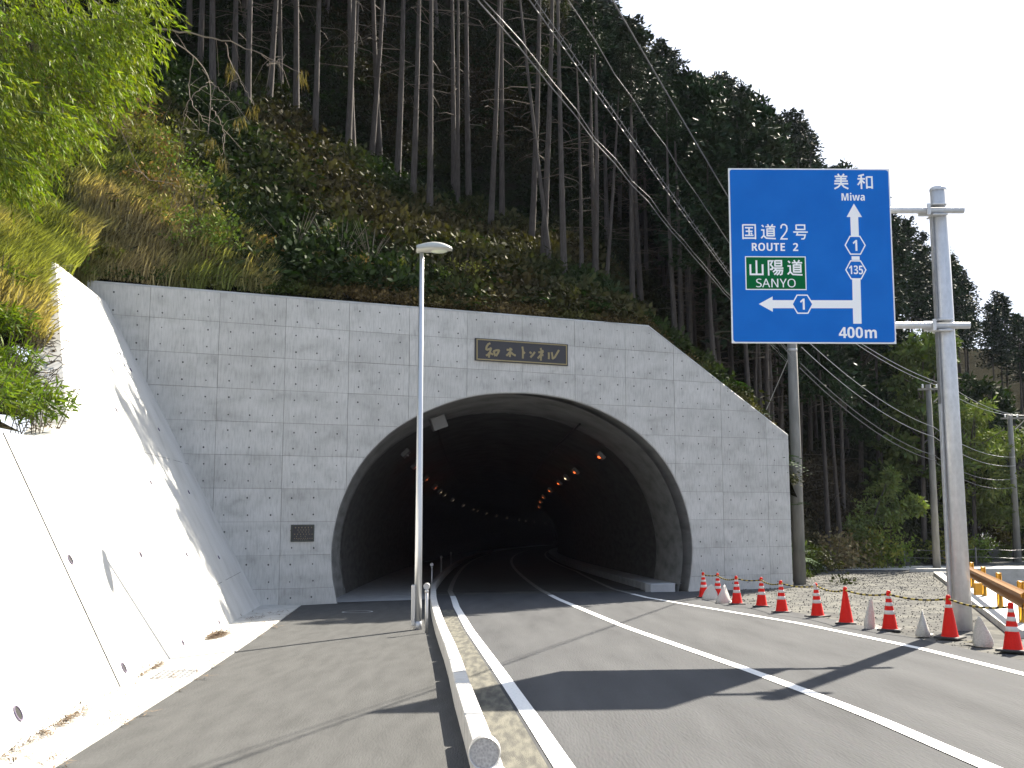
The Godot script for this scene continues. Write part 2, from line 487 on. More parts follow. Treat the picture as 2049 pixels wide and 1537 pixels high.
func make_tables() -> void:
	T_LEFT = along([[6.0, 1.75], [0.0, 1.18], [-8.21, 0.40], [-10.64, 0.17], [-13.96, -0.16], [-20.16, -0.80], [-26.98, -1.42], [-31.0, -1.72]], -1.93, -1.85)
	T_MID = along([[6.0, 3.9], [0.0, 3.75], [-4.0, 3.68], [-8.03, 3.57], [-10.4, 3.45], [-13.65, 3.1], [-20.52, 2.19], [-29.65, 1.32]], 1.1, 1.15)
	T_RIGHT = along([[6.0, 6.5], [-6.0, 6.45], [-13.0, 6.32], [-16.27, 6.2], [-20.83, 5.67], [-25.89, 4.65], [-30.0, 3.85]], 3.45, 4.1)
	T_KERB = along([[6.0, 1.02], [0.0, 0.45], [-4.0, 0.08], [-8.48, -0.34], [-11.27, -0.61], [-14.34, -0.88], [-17.6, -1.22], [-20.1, -1.47], [-22.97, -1.74], [-27.0, -2.1], [-31.0, -2.4]], -2.6, -2.5)
	T_EDGE = [[-40.0, 6.2], [-33.6, 5.9], [-27.6, 5.97], [-21.7, 6.62], [-17.0, 6.8], [-15.1, 6.95], [-11.0, 7.1], [6.0, 7.3]]
	T_DRAIN = [[-28.6, -5.7], [-27.73, -5.6], [-20.0, -4.72], [-13.58, -4.05], [-8.43, -3.59], [0.0, -2.85], [6.0, -2.3]]
	T_WALL = [[-28.6, -6.72], [-28.28, -6.71], [-22.26, -5.86], [-15.89, -5.19], [-13.21, -4.95], [-9.89, -4.62], [0.0, -3.7], [6.0, -3.1]]

func build_ground() -> void:
	# the ground: one sheet to the horizon, with the channel on the right cut out of it
	var st := new_st()
	var poly := PackedVector2Array([Vector2(-600, 80), Vector2(9.0, 80), Vector2(9.0, -15.5), Vector2(9.75, -19.1), Vector2(18.3, -43.9), Vector2(20.2, -47.4), Vector2(60, -33.5), Vector2(700, 100), Vector2(700, -700), Vector2(-600, -700)])
	slab(st, poly, -6.0, 0.0, func(x, y, d): return g3(x, y, -0.03 if d == 0.0 else -3.5))
	structure("ground", done(st), M.ground, "pale grey gravel ground")
	st = new_st()
	quad(st, g3(5, 60, -3.0), g3(5, -50, -3.0), g3(80, -50, -3.0), g3(80, 60, -3.0))
	structure("channel_bed", done(st), M.gravel, "bed of the channel below the guard rail")
	# asphalt
	st = new_st()
	sweep_strip(st, clip_z(shifted(T_KERB, 0.1), -33.0, 6.0), clip_z(T_EDGE, -33.0, 6.0), 0.0)
	structure("road", done(st), M.asphalt, "sunlit grey asphalt road leading into the tunnel")
	st = new_st()
	var lt := []
	var rt := []
	for p in T_KERB:
		if p[0] < -33.0:
			lt.append([p[0], p[1]])
			rt.append([p[0], axis_x(-p[0]) + 6.2])
	sweep_strip(st, lt, rt, -0.004, 3.0)
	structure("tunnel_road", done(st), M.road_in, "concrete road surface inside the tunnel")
	st = new_st()
	sweep_strip(st, clip_z(shifted(T_DRAIN, -0.03), -28.5, 6.0), clip_z(T_KERB, -28.5, 6.0), 0.0)
	# the corner between drain and arch
	var zz := -28.5
	var tri_poly := [g3(-5.7, -28.5, 0.0), g3(tab(T_KERB, -28.5), -28.5, 0.0), g3(tab(T_KERB, -31.0), -31.0, 0.0), g3(-3.7, -29.9, 0.0)]
	quad(st, tri_poly[0], tri_poly[1], tri_poly[2], tri_poly[3])
	structure("sidewalk", done(st), M.path, "grey asphalt footpath between the drain and the white kerb")
	st = new_st()
	lt = []
	rt = []
	for p in T_KERB:
		if p[0] < -28.0:
			lt.append([p[0], axis_x(-p[0]) - 6.0])
			rt.append([p[0], p[1]])
	lt.append([-29.2, -5.0])
	rt.append([-29.2, tab(T_KERB, -29.2)])
	# inside the tunnel the footpath is bare concrete; it starts along the portal face
	var pts := [g3(-4.9, -29.4, 0.012), g3(-2.2, -30.4, 0.012), g3(tab(T_KERB, -36.0), -36.0, 0.012), g3(axis_x(36.0) - 6.0, -36.0, 0.012)]
	quad(st, pts[0], pts[1], pts[2], pts[3])
	sweep_strip(st, [[-230.0, axis_x(230.0) - 6.0]] + lt.filter(func(p): return p[0] > -229.0 and p[0] < -36.5) + [[-36.0, axis_x(36.0) - 6.0]], [[-230.0, tab(T_KERB, -230.0)]] + rt.filter(func(p): return p[0] > -229.0 and p[0] < -36.5) + [[-36.0, tab(T_KERB, -36.0)]], 0.012, 3.0)
	structure("tunnel_path", done(st), M.path_in, "pale concrete footpath inside the tunnel")
	# sandy gutter beside the kerb
	st = new_st()
	sweep_strip(st, clip_z(shifted(T_KERB, 0.12), -26.0, 6.0), clip_z(shifted(T_LEFT, -0.12), -26.0, 6.0), 0.004)
	structure("gutter", done(st), M.gutter, "sandy concrete gutter strip between kerb and white line")
	# painted lines
	var names := ["left edge line", "line between the lanes", "right edge line"]
	var tabs := [T_LEFT, T_MID, T_RIGHT]
	var wid := [0.165, 0.165, 0.15]
	for k in 3:
		st = new_st()
		sweep_strip(st, clip_z(shifted(tabs[k], -wid[k] * 0.5), -32.0, 6.0), clip_z(shifted(tabs[k], wid[k] * 0.5), -32.0, 6.0), 0.008, 1.0)
		structure("road_line", done(st), M.paint, "white painted " + names[k] + " of the road")
		st = new_st()
		sweep_strip(st, clip_z(shifted(tabs[k], -wid[k] * 0.5), -140.0, -32.0), clip_z(shifted(tabs[k], wid[k] * 0.5), -140.0, -32.0), 0.008, 1.0)
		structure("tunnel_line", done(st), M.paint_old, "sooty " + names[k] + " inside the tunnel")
	# manhole ring on the footpath
	st = new_st()
	for k in 32:
		var a := TAU * k / 32.0
		var b := TAU * (k + 1) / 32.0
		var c := Vector2(-3.75, -25.6)
		var f := func(an: float, r: float) -> Vector3: return g3(c.x + cos(an) * r, c.y + sin(an) * r, 0.008)
		quad(st, f.call(a, 0.38), f.call(b, 0.38), f.call(b, 0.33), f.call(a, 0.33))
	var mh := thing("manhole", "round manhole cover with a pale ring in the footpath before the tunnel", "manhole")
	part("ring", done(st), M.path_in, mh)
	st = new_st()
	for k in 32:
		var a := TAU * k / 32.0
		var b := TAU * (k + 1) / 32.0
		for p in [g3(-3.75, -25.6, 0.006), g3(-3.75 + cos(b) * 0.33, -25.6 + sin(b) * 0.33, 0.006), g3(-3.75 + cos(a) * 0.33, -25.6 + sin(a) * 0.33, 0.006)]: st.add_vertex(p)
	part("lid", done(st), M.path, mh)

func build_kerb() -> void:
	var t := thing("kerb", "long white concrete kerb of separate blocks dividing footpath from road", "kerb")
	var z := 5.0
	while z > -29.5:
		var z2 := z - 1.98
		var a := g3(tab(T_KERB, z), z)
		var b := g3(tab(T_KERB, z2), z2)
		part("block", kerb_block(a, b, 0.25, 0.165), M.kerb, t)
		z -= 2.04
	while z > -120.0:
		var z2 := z - 5.9
		part("block", kerb_block(g3(tab(T_KERB, z), z), g3(tab(T_KERB, z2), z2), 0.25, 0.165), M.kerb, t)
		z -= 6.0

func kerb_block(a: Vector3, b: Vector3, h: float, w: float) -> ArrayMesh:
	var st := new_st()
	var s := (b - a).normalized()
	var r := Vector3(-s.z, 0, s.x).normalized()
	var prof := [Vector2(0, -0.06), Vector2(0, h - 0.02), Vector2(0.006, h - 0.006), Vector2(0.02, h), Vector2(w - 0.02, h), Vector2(w - 0.006, h - 0.006), Vector2(w, h - 0.02), Vector2(w + 0.015, -0.06)]
	# ends are rounded off in plan and in height
	var cuts := [[0.0, 0.06], [0.012, 0.025], [0.035, 0.006], [0.08, 0.0]]
	var len := a.distance_to(b)
	var rings := []
	for c in cuts: rings.append([c[0], c[1]])
	for k in range(cuts.size() - 1, -1, -1): rings.append([len - cuts[k][0], cuts[k][1]])
	var prev := []
	for ring in rings:
		var cur := []
		for p in prof:
			cur.append(a + s * ring[0] + r * lerpf(p.x, w * 0.5, ring[1] * 0.6) + Vector3.UP * (p.y - (ring[1] if p.y > 0 else 0.0)))
		if prev.size():
			for i in prof.size() - 1: quad(st, prev[i], cur[i], cur[i + 1], prev[i + 1])
		else:
			for i in range(1, prof.size() - 1):
				for p in [cur[0], cur[i], cur[i + 1]]: st.add_vertex(p)
		prev = cur
	for i in range(1, prof.size() - 1):
		for p in [prev[0], prev[i + 1], prev[i]]: st.add_vertex(p)
	return done(st)

# ------------------------------------------------------------------ the tunnel
const ARCH := [[5.68, 0.0], [5.80, 0.55], [5.87, 1.2], [5.85, 1.7], [5.76, 2.25], [5.6, 2.8], [5.35, 3.38], [4.98, 3.97], [4.5, 4.5], [3.9, 4.98], [3.2, 5.37], [2.4, 5.7], [1.6, 5.92], [0.8, 6.03], [0.0, 6.07]]
const UC := 10.9

func arch_points(grow := 0.0) -> PackedVector2Array:     # from the right foot over the crown to the left foot, about the centre line
	var half := []
	var cv := Curve2D.new()
	for i in ARCH.size():
		var p := Vector2(ARCH[i][0], ARCH[i][1])
		var a := Vector2(ARCH[maxi(i - 1, 0)][0], ARCH[maxi(i - 1, 0)][1])
		var b := Vector2(-ARCH[i - 1][0], ARCH[i - 1][1]) if i == ARCH.size() - 1 else Vector2(ARCH[i + 1][0], ARCH[i + 1][1])
		var tg := (b - a) / 6.0
		if i == 0: tg = Vector2.ZERO
		cv.add_point(p, -tg, tg)
	var n := 30
	for k in n + 1: half.append(cv.sample_baked(cv.get_baked_length() * k / n, true))
	var out := PackedVector2Array()
	for p in half: out.append(p * (1.0 + grow / 6.0))
	for k in range(half.size() - 2, -1, -1): out.append(Vector2(-half[k].x, half[k].y) * (1.0 + grow / 6.0))
	return out

func lining_point(s: float, p: Vector2) -> Vector3:      # s metres in from the face; p about the centre line
	var lat := p.x * cos(YAW - 0.054)
	var blend := clampf(1.0 - s / 45.0, 0.0, 1.0)
	var d := 31.33 + s + lat * tan(YAW - 0.054) * blend
	var slope := (d - 78.0) / 875.0
	var x := axis_x(d - lat * tan(YAW - 0.054) * blend) + lat + slope * lat * tan(YAW - 0.054) * blend
	var bend := (31.33 + s - 78.0) / 875.0
	return Vector3(x + 0.0, gy(0.0, -d) + p.y, -d + lat * bend * (1.0 - blend))

func build_portal() -> void:
	var ap := arch_points()
	var t := thing("tunnel_portal", "grey concrete tunnel portal wall with an arched opening", "tunnel portal")
	var outline := PackedVector2Array([Vector2(-1.56, FOOT - 0.4), Vector2(20.7, FOOT - 0.4), Vector2(20.7, 4.29), Vector2(15.3, TOP), Vector2(-1.56, TOP)])
	var hole := PackedVector2Array()
	for p in ap: hole.append(Vector2(UC + p.x, FOOT + p.y))
	var low := PackedVector2Array([Vector2(UC - ARCH[0][0], FOOT - 1.0), Vector2(UC + ARCH[0][0], FOOT - 1.0)])
	var hole_full := PackedVector2Array(low)
	hole_full.append_array(hole)
	# the body of the wall behind the form panels
	var st := new_st()
	var body := PackedVector2Array()
	body.append_array([Vector2(-1.56, TOP - 0.06), Vector2(-1.56, FOOT - 0.4), Vector2(UC - ARCH[0][0], FOOT - 0.4)])
	for k in range(hole.size() - 1, -1, -1): body.append(hole[k])
	body.append_array([Vector2(UC + ARCH[0][0], FOOT - 0.4), Vector2(20.7, FOOT - 0.4), Vector2(20.7, 4.25), Vector2(15.28, TOP - 0.06)])
	slab(st, body, -1.0, -0.012, func(u, y, d): return pf(u, y, d), true)
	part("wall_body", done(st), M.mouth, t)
	# bevelled top edge that catches the sun
	st = new_st()
	var rim := [Vector2(-1.57, TOP), Vector2(15.3, TOP), Vector2(20.72, 4.28)]
	for i in 2:
		var a: Vector2 = rim[i]
		var b: Vector2 = rim[i + 1]
		var dn := Vector2(0, -0.062)
		quad(st, pf(a.x, a.y + dn.y, 0.002), pf(b.x, b.y + dn.y, 0.002), pf(b.x, b.y, -0.05), pf(a.x, a.y, -0.05))
		quad(st, pf(a.x, a.y, -0.05), pf(b.x, b.y, -0.05), pf(b.x, b.y, -1.002), pf(a.x, a.y, -1.002))
		quad(st, pf(a.x, a.y + dn.y, 0.002), pf(a.x, a.y, -0.05), pf(a.x, a.y, -1.002), pf(a.x, a.y + dn.y, -1.002))
	part("top_edge", done(st), M.drain, t)
	# cast panels
	var cols := []
	var us := [-1.8]
	while us[-1] < 20.7: us.append(us[-1] + 1.8)
	var ys := [TOP - 0.06, 6.80]
	while ys[-1] > FOOT: ys.append(ys[-1] - 0.9)
	var face_poly := PackedVector2Array([Vector2(-1.56, FOOT - 0.05), Vector2(20.7, FOOT - 0.05), Vector2(20.7, 4.24), Vector2(15.28, TOP - 0.062), Vector2(-1.56, TOP - 0.062)])
	var inner := Geometry2D.offset_polygon(hole_full, 0.035)[0]
	var r := RandomNumberGenerator.new()
	r.seed = 77
	for i in us.size() - 1:
		for j in ys.size() - 1:
			var gap := 0.004 + r.randf() * 0.004
			var rect := PackedVector2Array([Vector2(us[i] + gap, ys[j + 1] + gap * 0.8), Vector2(us[i + 1] - gap, ys[j + 1] + gap * 0.8), Vector2(us[i + 1] - gap, ys[j] - gap * 0.8), Vector2(us[i] + gap, ys[j] - gap * 0.8)])
			for pc in Geometry2D.intersect_polygons(rect, face_poly):
				for pc2 in Geometry2D.clip_polygons(pc, inner):
					if pc2.size() < 3 or Geometry2D.is_polygon_clockwise(pc2): continue
					var area := 0.0
					for k in pc2.size(): area += pc2[k].cross(pc2[(k + 1) % pc2.size()]) * 0.5
					if absf(area) < 0.02: continue
					st = new_st()
					var proud := r.randf_range(-0.003, 0.004)
					slab(st, pc2, -0.03, proud, func(u, y, d): return pf(u, y, d))
					part("concrete_panel", done(st), M["portal_%d" % r.randi_range(0, 2)], t)
	# rounded lip of the opening
	st = new_st(true)
	for k in hole.size() - 1:
		var a := hole[k]
		var b := hole[k + 1]
		var na := (a - Vector2(UC, 1.2)).normalized() * 0.04
		var nb := (b - Vector2(UC, 1.2)).normalized() * 0.04
		quad(st, pf(a.x + na.x, a.y + na.y, 0.006), pf(b.x + nb.x, b.y + nb.y, 0.006), pf(b.x, b.y, -0.03), pf(a.x, a.y, -0.03))
	part("arch_lip", done(st), M.portal_1, t)
	# form tie holes, two rows and three columns to a panel
	st = new_st()
	for i in us.size() - 1:
		for j in range(0, ys.size() - 1):
			for a in 3:
				for b in 2:
					var u: float = us[i] + 0.3 + 0.6 * a + r.randf_range(-0.02, 0.02)
					var y: float = ys[j] - (0.22 + 0.46 * b) - (0.03 if j > 0 else 0.0) + r.randf_range(-0.015, 0.015)
					if y < FOOT + 0.1 or u < -1.3 or u > 20.5: continue
					if not Geometry2D.is_point_in_polygon(Vector2(u, y), face_poly): continue
					var d := Vector2((u - UC) / 6.1, (y - FOOT) / 6.35)
					if Geometry2D.is_point_in_polygon(Vector2(UC + (u - UC) * 0.955, FOOT + (y - FOOT) * 0.955), hole_full): continue
					if u > 9.0 and u < 12.6 and y > 6.05 and y < 6.95: continue
					var rad := r.randf_range(0.016, 0.026)
					var pc := []
					for k in 7: pc.append(pf(u + cos(TAU * k / 7.0) * rad, y + sin(TAU * k / 7.0) * rad * 1.1, 0.006))
					for k in range(1, 6):
						for p in [pc[0], pc[k + 1], pc[k]]: st.add_vertex(p)
	var th := part("tie_holes", done(st), M.tie, t)
	th.set_meta("kind", "stuff")
	# ---- lining, ring by ring
	var tn := thing("tunnel", "dark arched tunnel bore curving away to the right", "tunnel")
	var rings := [0.0, 1.0, 4.6, 13.0]
	while rings[-1] < 215.0: rings.append(rings[-1] + 10.5)
	var grow := [-0.02, -0.02, -0.04]
	for k in rings.size() - 1:
		st = new_st(true)
		var gp := arch_points(grow[mini(k, 2)])
		var steps := 4
		for q in steps:
			var s0 := lerpf(rings[k] + 0.006 * signf(k), rings[k + 1] - 0.006, float(q) / steps)
			var s1 := lerpf(rings[k] + 0.006 * signf(k), rings[k + 1] - 0.006, float(q + 1) / steps)
			for i in gp.size() - 1:
				quad(st, lining_point(s0, gp[i]), lining_point(s1, gp[i]), lining_point(s1, gp[i + 1]), lining_point(s0, gp[i + 1]))
			for e in [0, gp.size() - 1]:
				var dn := Vector2(gp[e].x, -0.3)
				quad(st, lining_point(s0, gp[e]), lining_point(s1, gp[e]), lining_point(s1, dn), lining_point(s0, dn))
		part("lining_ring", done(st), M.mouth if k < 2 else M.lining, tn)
	st = new_st(true)
	var op := arch_points(0.35)
	for q in 40:
		var s0 := 0.3 + 216.0 * q / 40.0
		var s1 := 0.3 + 216.0 * (q + 1) / 40.0
		for i in op.size() - 1:
			quad(st, lining_point(s0, op[i]), lining_point(s1, op[i]), lining_point(s1, op[i + 1]), lining_point(s0, op[i + 1]))
	part("outer_shell", done(st), M.seam, tn)
	# far end wall
	st = new_st()
	var far := []
	for p in op: far.append(lining_point(216.2, p))
	for i in range(1, far.size() - 1):
		for p in [far[0], far[i], far[i + 1]]: st.add_vertex(p)
	part("end_wall", done(st), M.seam, tn)
	# raised service walk along the right wall, with its pale end block
	var sw := thing("service_walk", "raised concrete service walk at the right foot of the tunnel wall", "kerb")
	st = new_st()
	var prev := []
	for k in 30:
		var s := 0.35 + k * 5.0
		var a := lining_point(s, Vector2(4.75, 0))
		var b := lining_point(s, Vector2(5.9, 0))
		var cur := [a + Vector3(0, -0.2, 0), a + Vector3(0, 0.28, 0), b + Vector3(0, 0.28, 0)]
		if prev.size():
			quad(st, prev[0], cur[0], cur[1], prev[1])
			quad(st, prev[1], cur[1], cur[2], prev[2])
		prev = cur
	part("walk_slab", done(st), M.path_in, sw)
	st = new_st()
	box(st, lining_point(0.2, Vector2(5.05, 0.1)), Vector3(0.9, 0.42, 0.35), Basis(Vector3.UP, YAW), 0.015)
	part("end_block", done(st), M.path_in, sw)

func build_plaques() -> void:
	var t := thing("name_plaque", "wide dark name plaque with gold brush lettering above the tunnel arch", "plaque", pf(10.79, 6.5, 0.0), YAW)
	var st := new_st()
	box(st, Vector3(0, 0, 0.025), Vector3(3.1, 0.68, 0.05), Basis.IDENTITY, 0.006)
	part("plate", done(st), M.plaque, t)
	st = new_st()
	for q in [[0, 0.3, 3.02, 0.035], [0, -0.3, 3.02, 0.035]]: box(st, Vector3(q[0], q[1], 0.058), Vector3(q[2], q[3], 0.016))
	for q in [[-1.4925, 0, 0.035, 0.565], [1.4925, 0, 0.035, 0.565]]: box(st, Vector3(q[0], q[1], 0.058), Vector3(q[2], q[3], 0.016))
	part("gold_frame", done(st), M.brass, t)
	var glyphs := [
		[[[505, 245], [470, 262], [445, 300], [437, 345], [460, 352], [525, 322]], [[520, 322], [495, 400], [480, 478]], [[488, 398], [470, 425], [435, 447]], [[492, 392], [520, 412], [556, 430]], [[556, 372], [572, 402], [588, 455]], [[556, 374], [610, 358], [652, 358], [634, 400], [600, 452]]],
		[[[778, 350], [825, 352], [872, 342]], [[838, 318], [838, 400], [830, 466]], [[828, 388], [800, 425], [772, 446]], [[842, 385], [880, 420], [928, 446]]],
		[[[1042, 297], [1052, 360], [1050, 490]], [[1056, 380], [1086, 408]]],
		[[[1166, 385], [1200, 408]], [[1256, 384], [1220, 432], [1180, 472]]],
		[[[1356, 318], [1364, 358]], [[1316, 392], [1362, 380], [1404, 362]], [[1398, 375], [1360, 428], [1304, 490]], [[1362, 400], [1358, 524]], [[1366, 428], [1402, 440]]],
		[[[1494, 390], [1498, 440], [1494, 500]], [[1546, 386], [1556, 440], [1560, 494], [1600, 468], [1674, 352]]],
	]
	for gl in glyphs:
		st = new_st()
		var n := 0
		for line in gl:
			var pl := PackedVector2Array()
			for p in line:
				var k: float = (p[0] - 258.0) / 1577.0
				pl.append(Vector2(-1.55 + 3.1 * k, 0.34 - 0.68 * (p[1] - (160.0 + 95.0 * k)) / (360.0 - 5.0 * k)))
			for poly in Geometry2D.offset_polyline(pl, 0.03, Geometry2D.JOIN_ROUND, Geometry2D.END_ROUND):
				slab(st, poly, 0.045, 0.062 + 0.001 * n, plain_xyz)
			n += 1
		part("letter", done(st), M.brass, t)
	var t2 := thing("small_plaque", "small bronze construction plate low on the wall left of the arch", "plaque", pf(4.2, 1.09, 0.0), YAW)
	st = new_st()
	box(st, Vector3(0, 0, 0.02), Vector3(0.64, 0.46, 0.04), Basis.IDENTITY, 0.006)
	part("plate", done(st), M.plaque, t2)
	st = new_st()
	for q in [[0, 0.212, 0.62, 0.02], [0, -0.212, 0.62, 0.02]]: box(st, Vector3(q[0], q[1], 0.043), Vector3(q[2], q[3], 0.012))
	for q in [[-0.3, 0, 0.02, 0.404], [0.3, 0, 0.02, 0.404]]: box(st, Vector3(q[0], q[1], 0.043), Vector3(q[2], q[3], 0.012))
	part("frame", done(st), M.bronze, t2)
	# rows of lettering too small to read in the photograph, as raised strokes
	st = new_st()
	var r := RandomNumberGenerator.new()
	r.seed = 5
	for row in [[0.15, -0.2, 0.24, 6, 0.045], [0.085, -0.13, 0.17, 5, 0.036], [0.03, -0.1, 0.16, 4, 0.034], [-0.03, -0.22, 0.26, 7, 0.036], [-0.09, -0.17, 0.07, 3, 0.032], [-0.145, -0.22, 0.26, 9, 0.034], [-0.18, -0.12, 0.12, 5, 0.024]]:
		for k in row[3]:
			var x := lerpf(row[1], row[2], float(k) / (row[3] - 1))
			var s: float = row[4] * 0.5
			for q in 2: box(st, Vector3(x, row[0] + (q - 0.5) * s, 0.042), Vector3(s * r.randf_range(1.0, 1.7), s * 0.3, 0.006))
			for q in 2: box(st, Vector3(x + (q - 0.5) * s * r.randf_range(0.3, 1.0), row[0], 0.0415), Vector3(s * 0.3, s * r.randf_range(0.9, 1.6), 0.006))
	part("lettering", done(st), M.brass, t2).set_meta("kind", "stuff")

const LAMPS_LEFT := [37, 43.5, 53, 62, 68, 73, 83, 97, 111, 117, 130, 145, 161, 180, 191, 204, 222]
const LAMPS_RIGHT := [38, 47, 52, 57, 66, 77, 87, 102]

func build_tunnel_lamps() -> void:
	for side in [-1, 1]:
		var list: Array = LAMPS_LEFT if side < 0 else LAMPS_RIGHT
		for i in list.size():
			var d: float = list[i]
			var p := lining_point(d - 31.33 - side * 3.55 * 0.37 * clampf(1.0 - (d - 31.0) / 45.0, 0, 1), Vector2(side * 3.78, 4.72))
			var bend := (d - 78.0) / 875.0
			var fwd := Vector3(-(-bend), 0, -1).normalized()
			fwd = Vector3(bend, 0, -1).normalized()
			var inward := Vector3(-side, -1.0, 0).normalized()
			var t := thing("tunnel_lamp", "", "lamp", p)
			var nth := ["nearest", "second", "third", "fourth", "fifth", "sixth", "seventh", "eighth", "ninth", "tenth", "eleventh", "twelfth", "thirteenth", "fourteenth", "fifteenth", "sixteenth", "farthest"]
			var wh: String = "farthest" if i == list.size() - 1 else nth[i]
			var state: String = "unlit grey" if side < 0 and i == 0 else ("pale white" if (side > 0 and i == 2) or (side < 0 and i > 3) else "orange")
			tag(t, "%s lamp on the %s haunch of the tunnel, %s in its row" % [state, "left" if side < 0 else "right", wh], "lamp", "lamps in the tunnel")
			var b := Basis(fwd.cross(inward).normalized(), -inward, -fwd).orthonormalized()
			var st := new_st()
			box(st, Vector3.ZERO, Vector3(0.34, 0.16, 0.62), b, 0.02)
			part("housing", done(st), M.fixture, t)
			var lit: bool = not (side < 0 and i == 0)
			var col := Color(1.0, 0.42, 0.16) if state == "orange" else Color(1.0, 0.86, 0.68)
			var m := surf(grey(0.4), 0.3)
			if lit:
				m.emission_enabled = true
				m.emission = col
				m.emission_energy_multiplier = 0.45 if side > 0 else 0.16
			st = new_st()
			box(st, inward * 0.09, Vector3(0.1 if side > 0 else 0.06, 0.05, 0.46), b, 0.015)
			part("lamp_glass", done(st), m, t)
			if lit and i < 5:
				var l := OmniLight3D.new()
				l.name = "lamp_light"
				l.light_color = col
				l.light_energy = 0.006
				l.light_size = 0.12
				l.omni_range = 30.0
				l.omni_attenuation = 2.0
				l.shadow_enabled = true
				l.position = inward * 0.25
				t.add_child(l)
	# a junction box and its conduits on the vault
	var jb := thing("junction_box", "square grey junction box on the upper left of the tunnel vault", "junction box", lining_point(2.0, Vector2(-2.45, 5.42)))
	var st2 := new_st()
	box(st2, Vector3(0, -0.1, 0), Vector3(0.5, 0.42, 0.2), Basis(Vector3.UP, YAW) * Basis(Vector3(0, 0, 1), 0.35), 0.02)
	part("box_body", done(st2), M.fixture, jb)
	for side in [-1, 1]:
		st2 = new_st()
		var pts := []
		for k in 26: pts.append(lining_point(2.4 + k * 1.6, Vector2(side * 2.55, 5.5)))
		tube(st2, pts, [0.035], 5)
		single("cable_conduit", done(st2), M.black, "thin dark cable conduit along the %s of the tunnel vault" % ("left" if side < 0 else "right"), "conduit")

# ------------------------------------------------------------------ retaining wall on the left
const WN := Vector3(0.8795, 0.4565, -0.1290)
const WA := Vector3(-10.66, 7.21, -26.59)
var w_s := Vector3.ZERO      # along the wall, away from the camera
var w_v := Vector3.ZERO      # up the slope

func wp(s: float, y: float, off := 0.0) -> Vector3:      # a point of the sloping face: z = s at height y
	# solve (p - WA).WN = 0 with p.z = s, p.y = y
	var x := WA.x - (WN.y * (y - WA.y) + WN.z * (s - WA.z)) / WN.x
	return Vector3(x, y, s) + WN * off

func wall_top(s: float) -> float:
	return tab([[-30.0, 7.14], [-26.6, 7.12], [-21.96, 7.05], [-16.2, 3.06], [-15.2, 2.78], [-12.9, 2.69], [6.0, 2.69]], s)

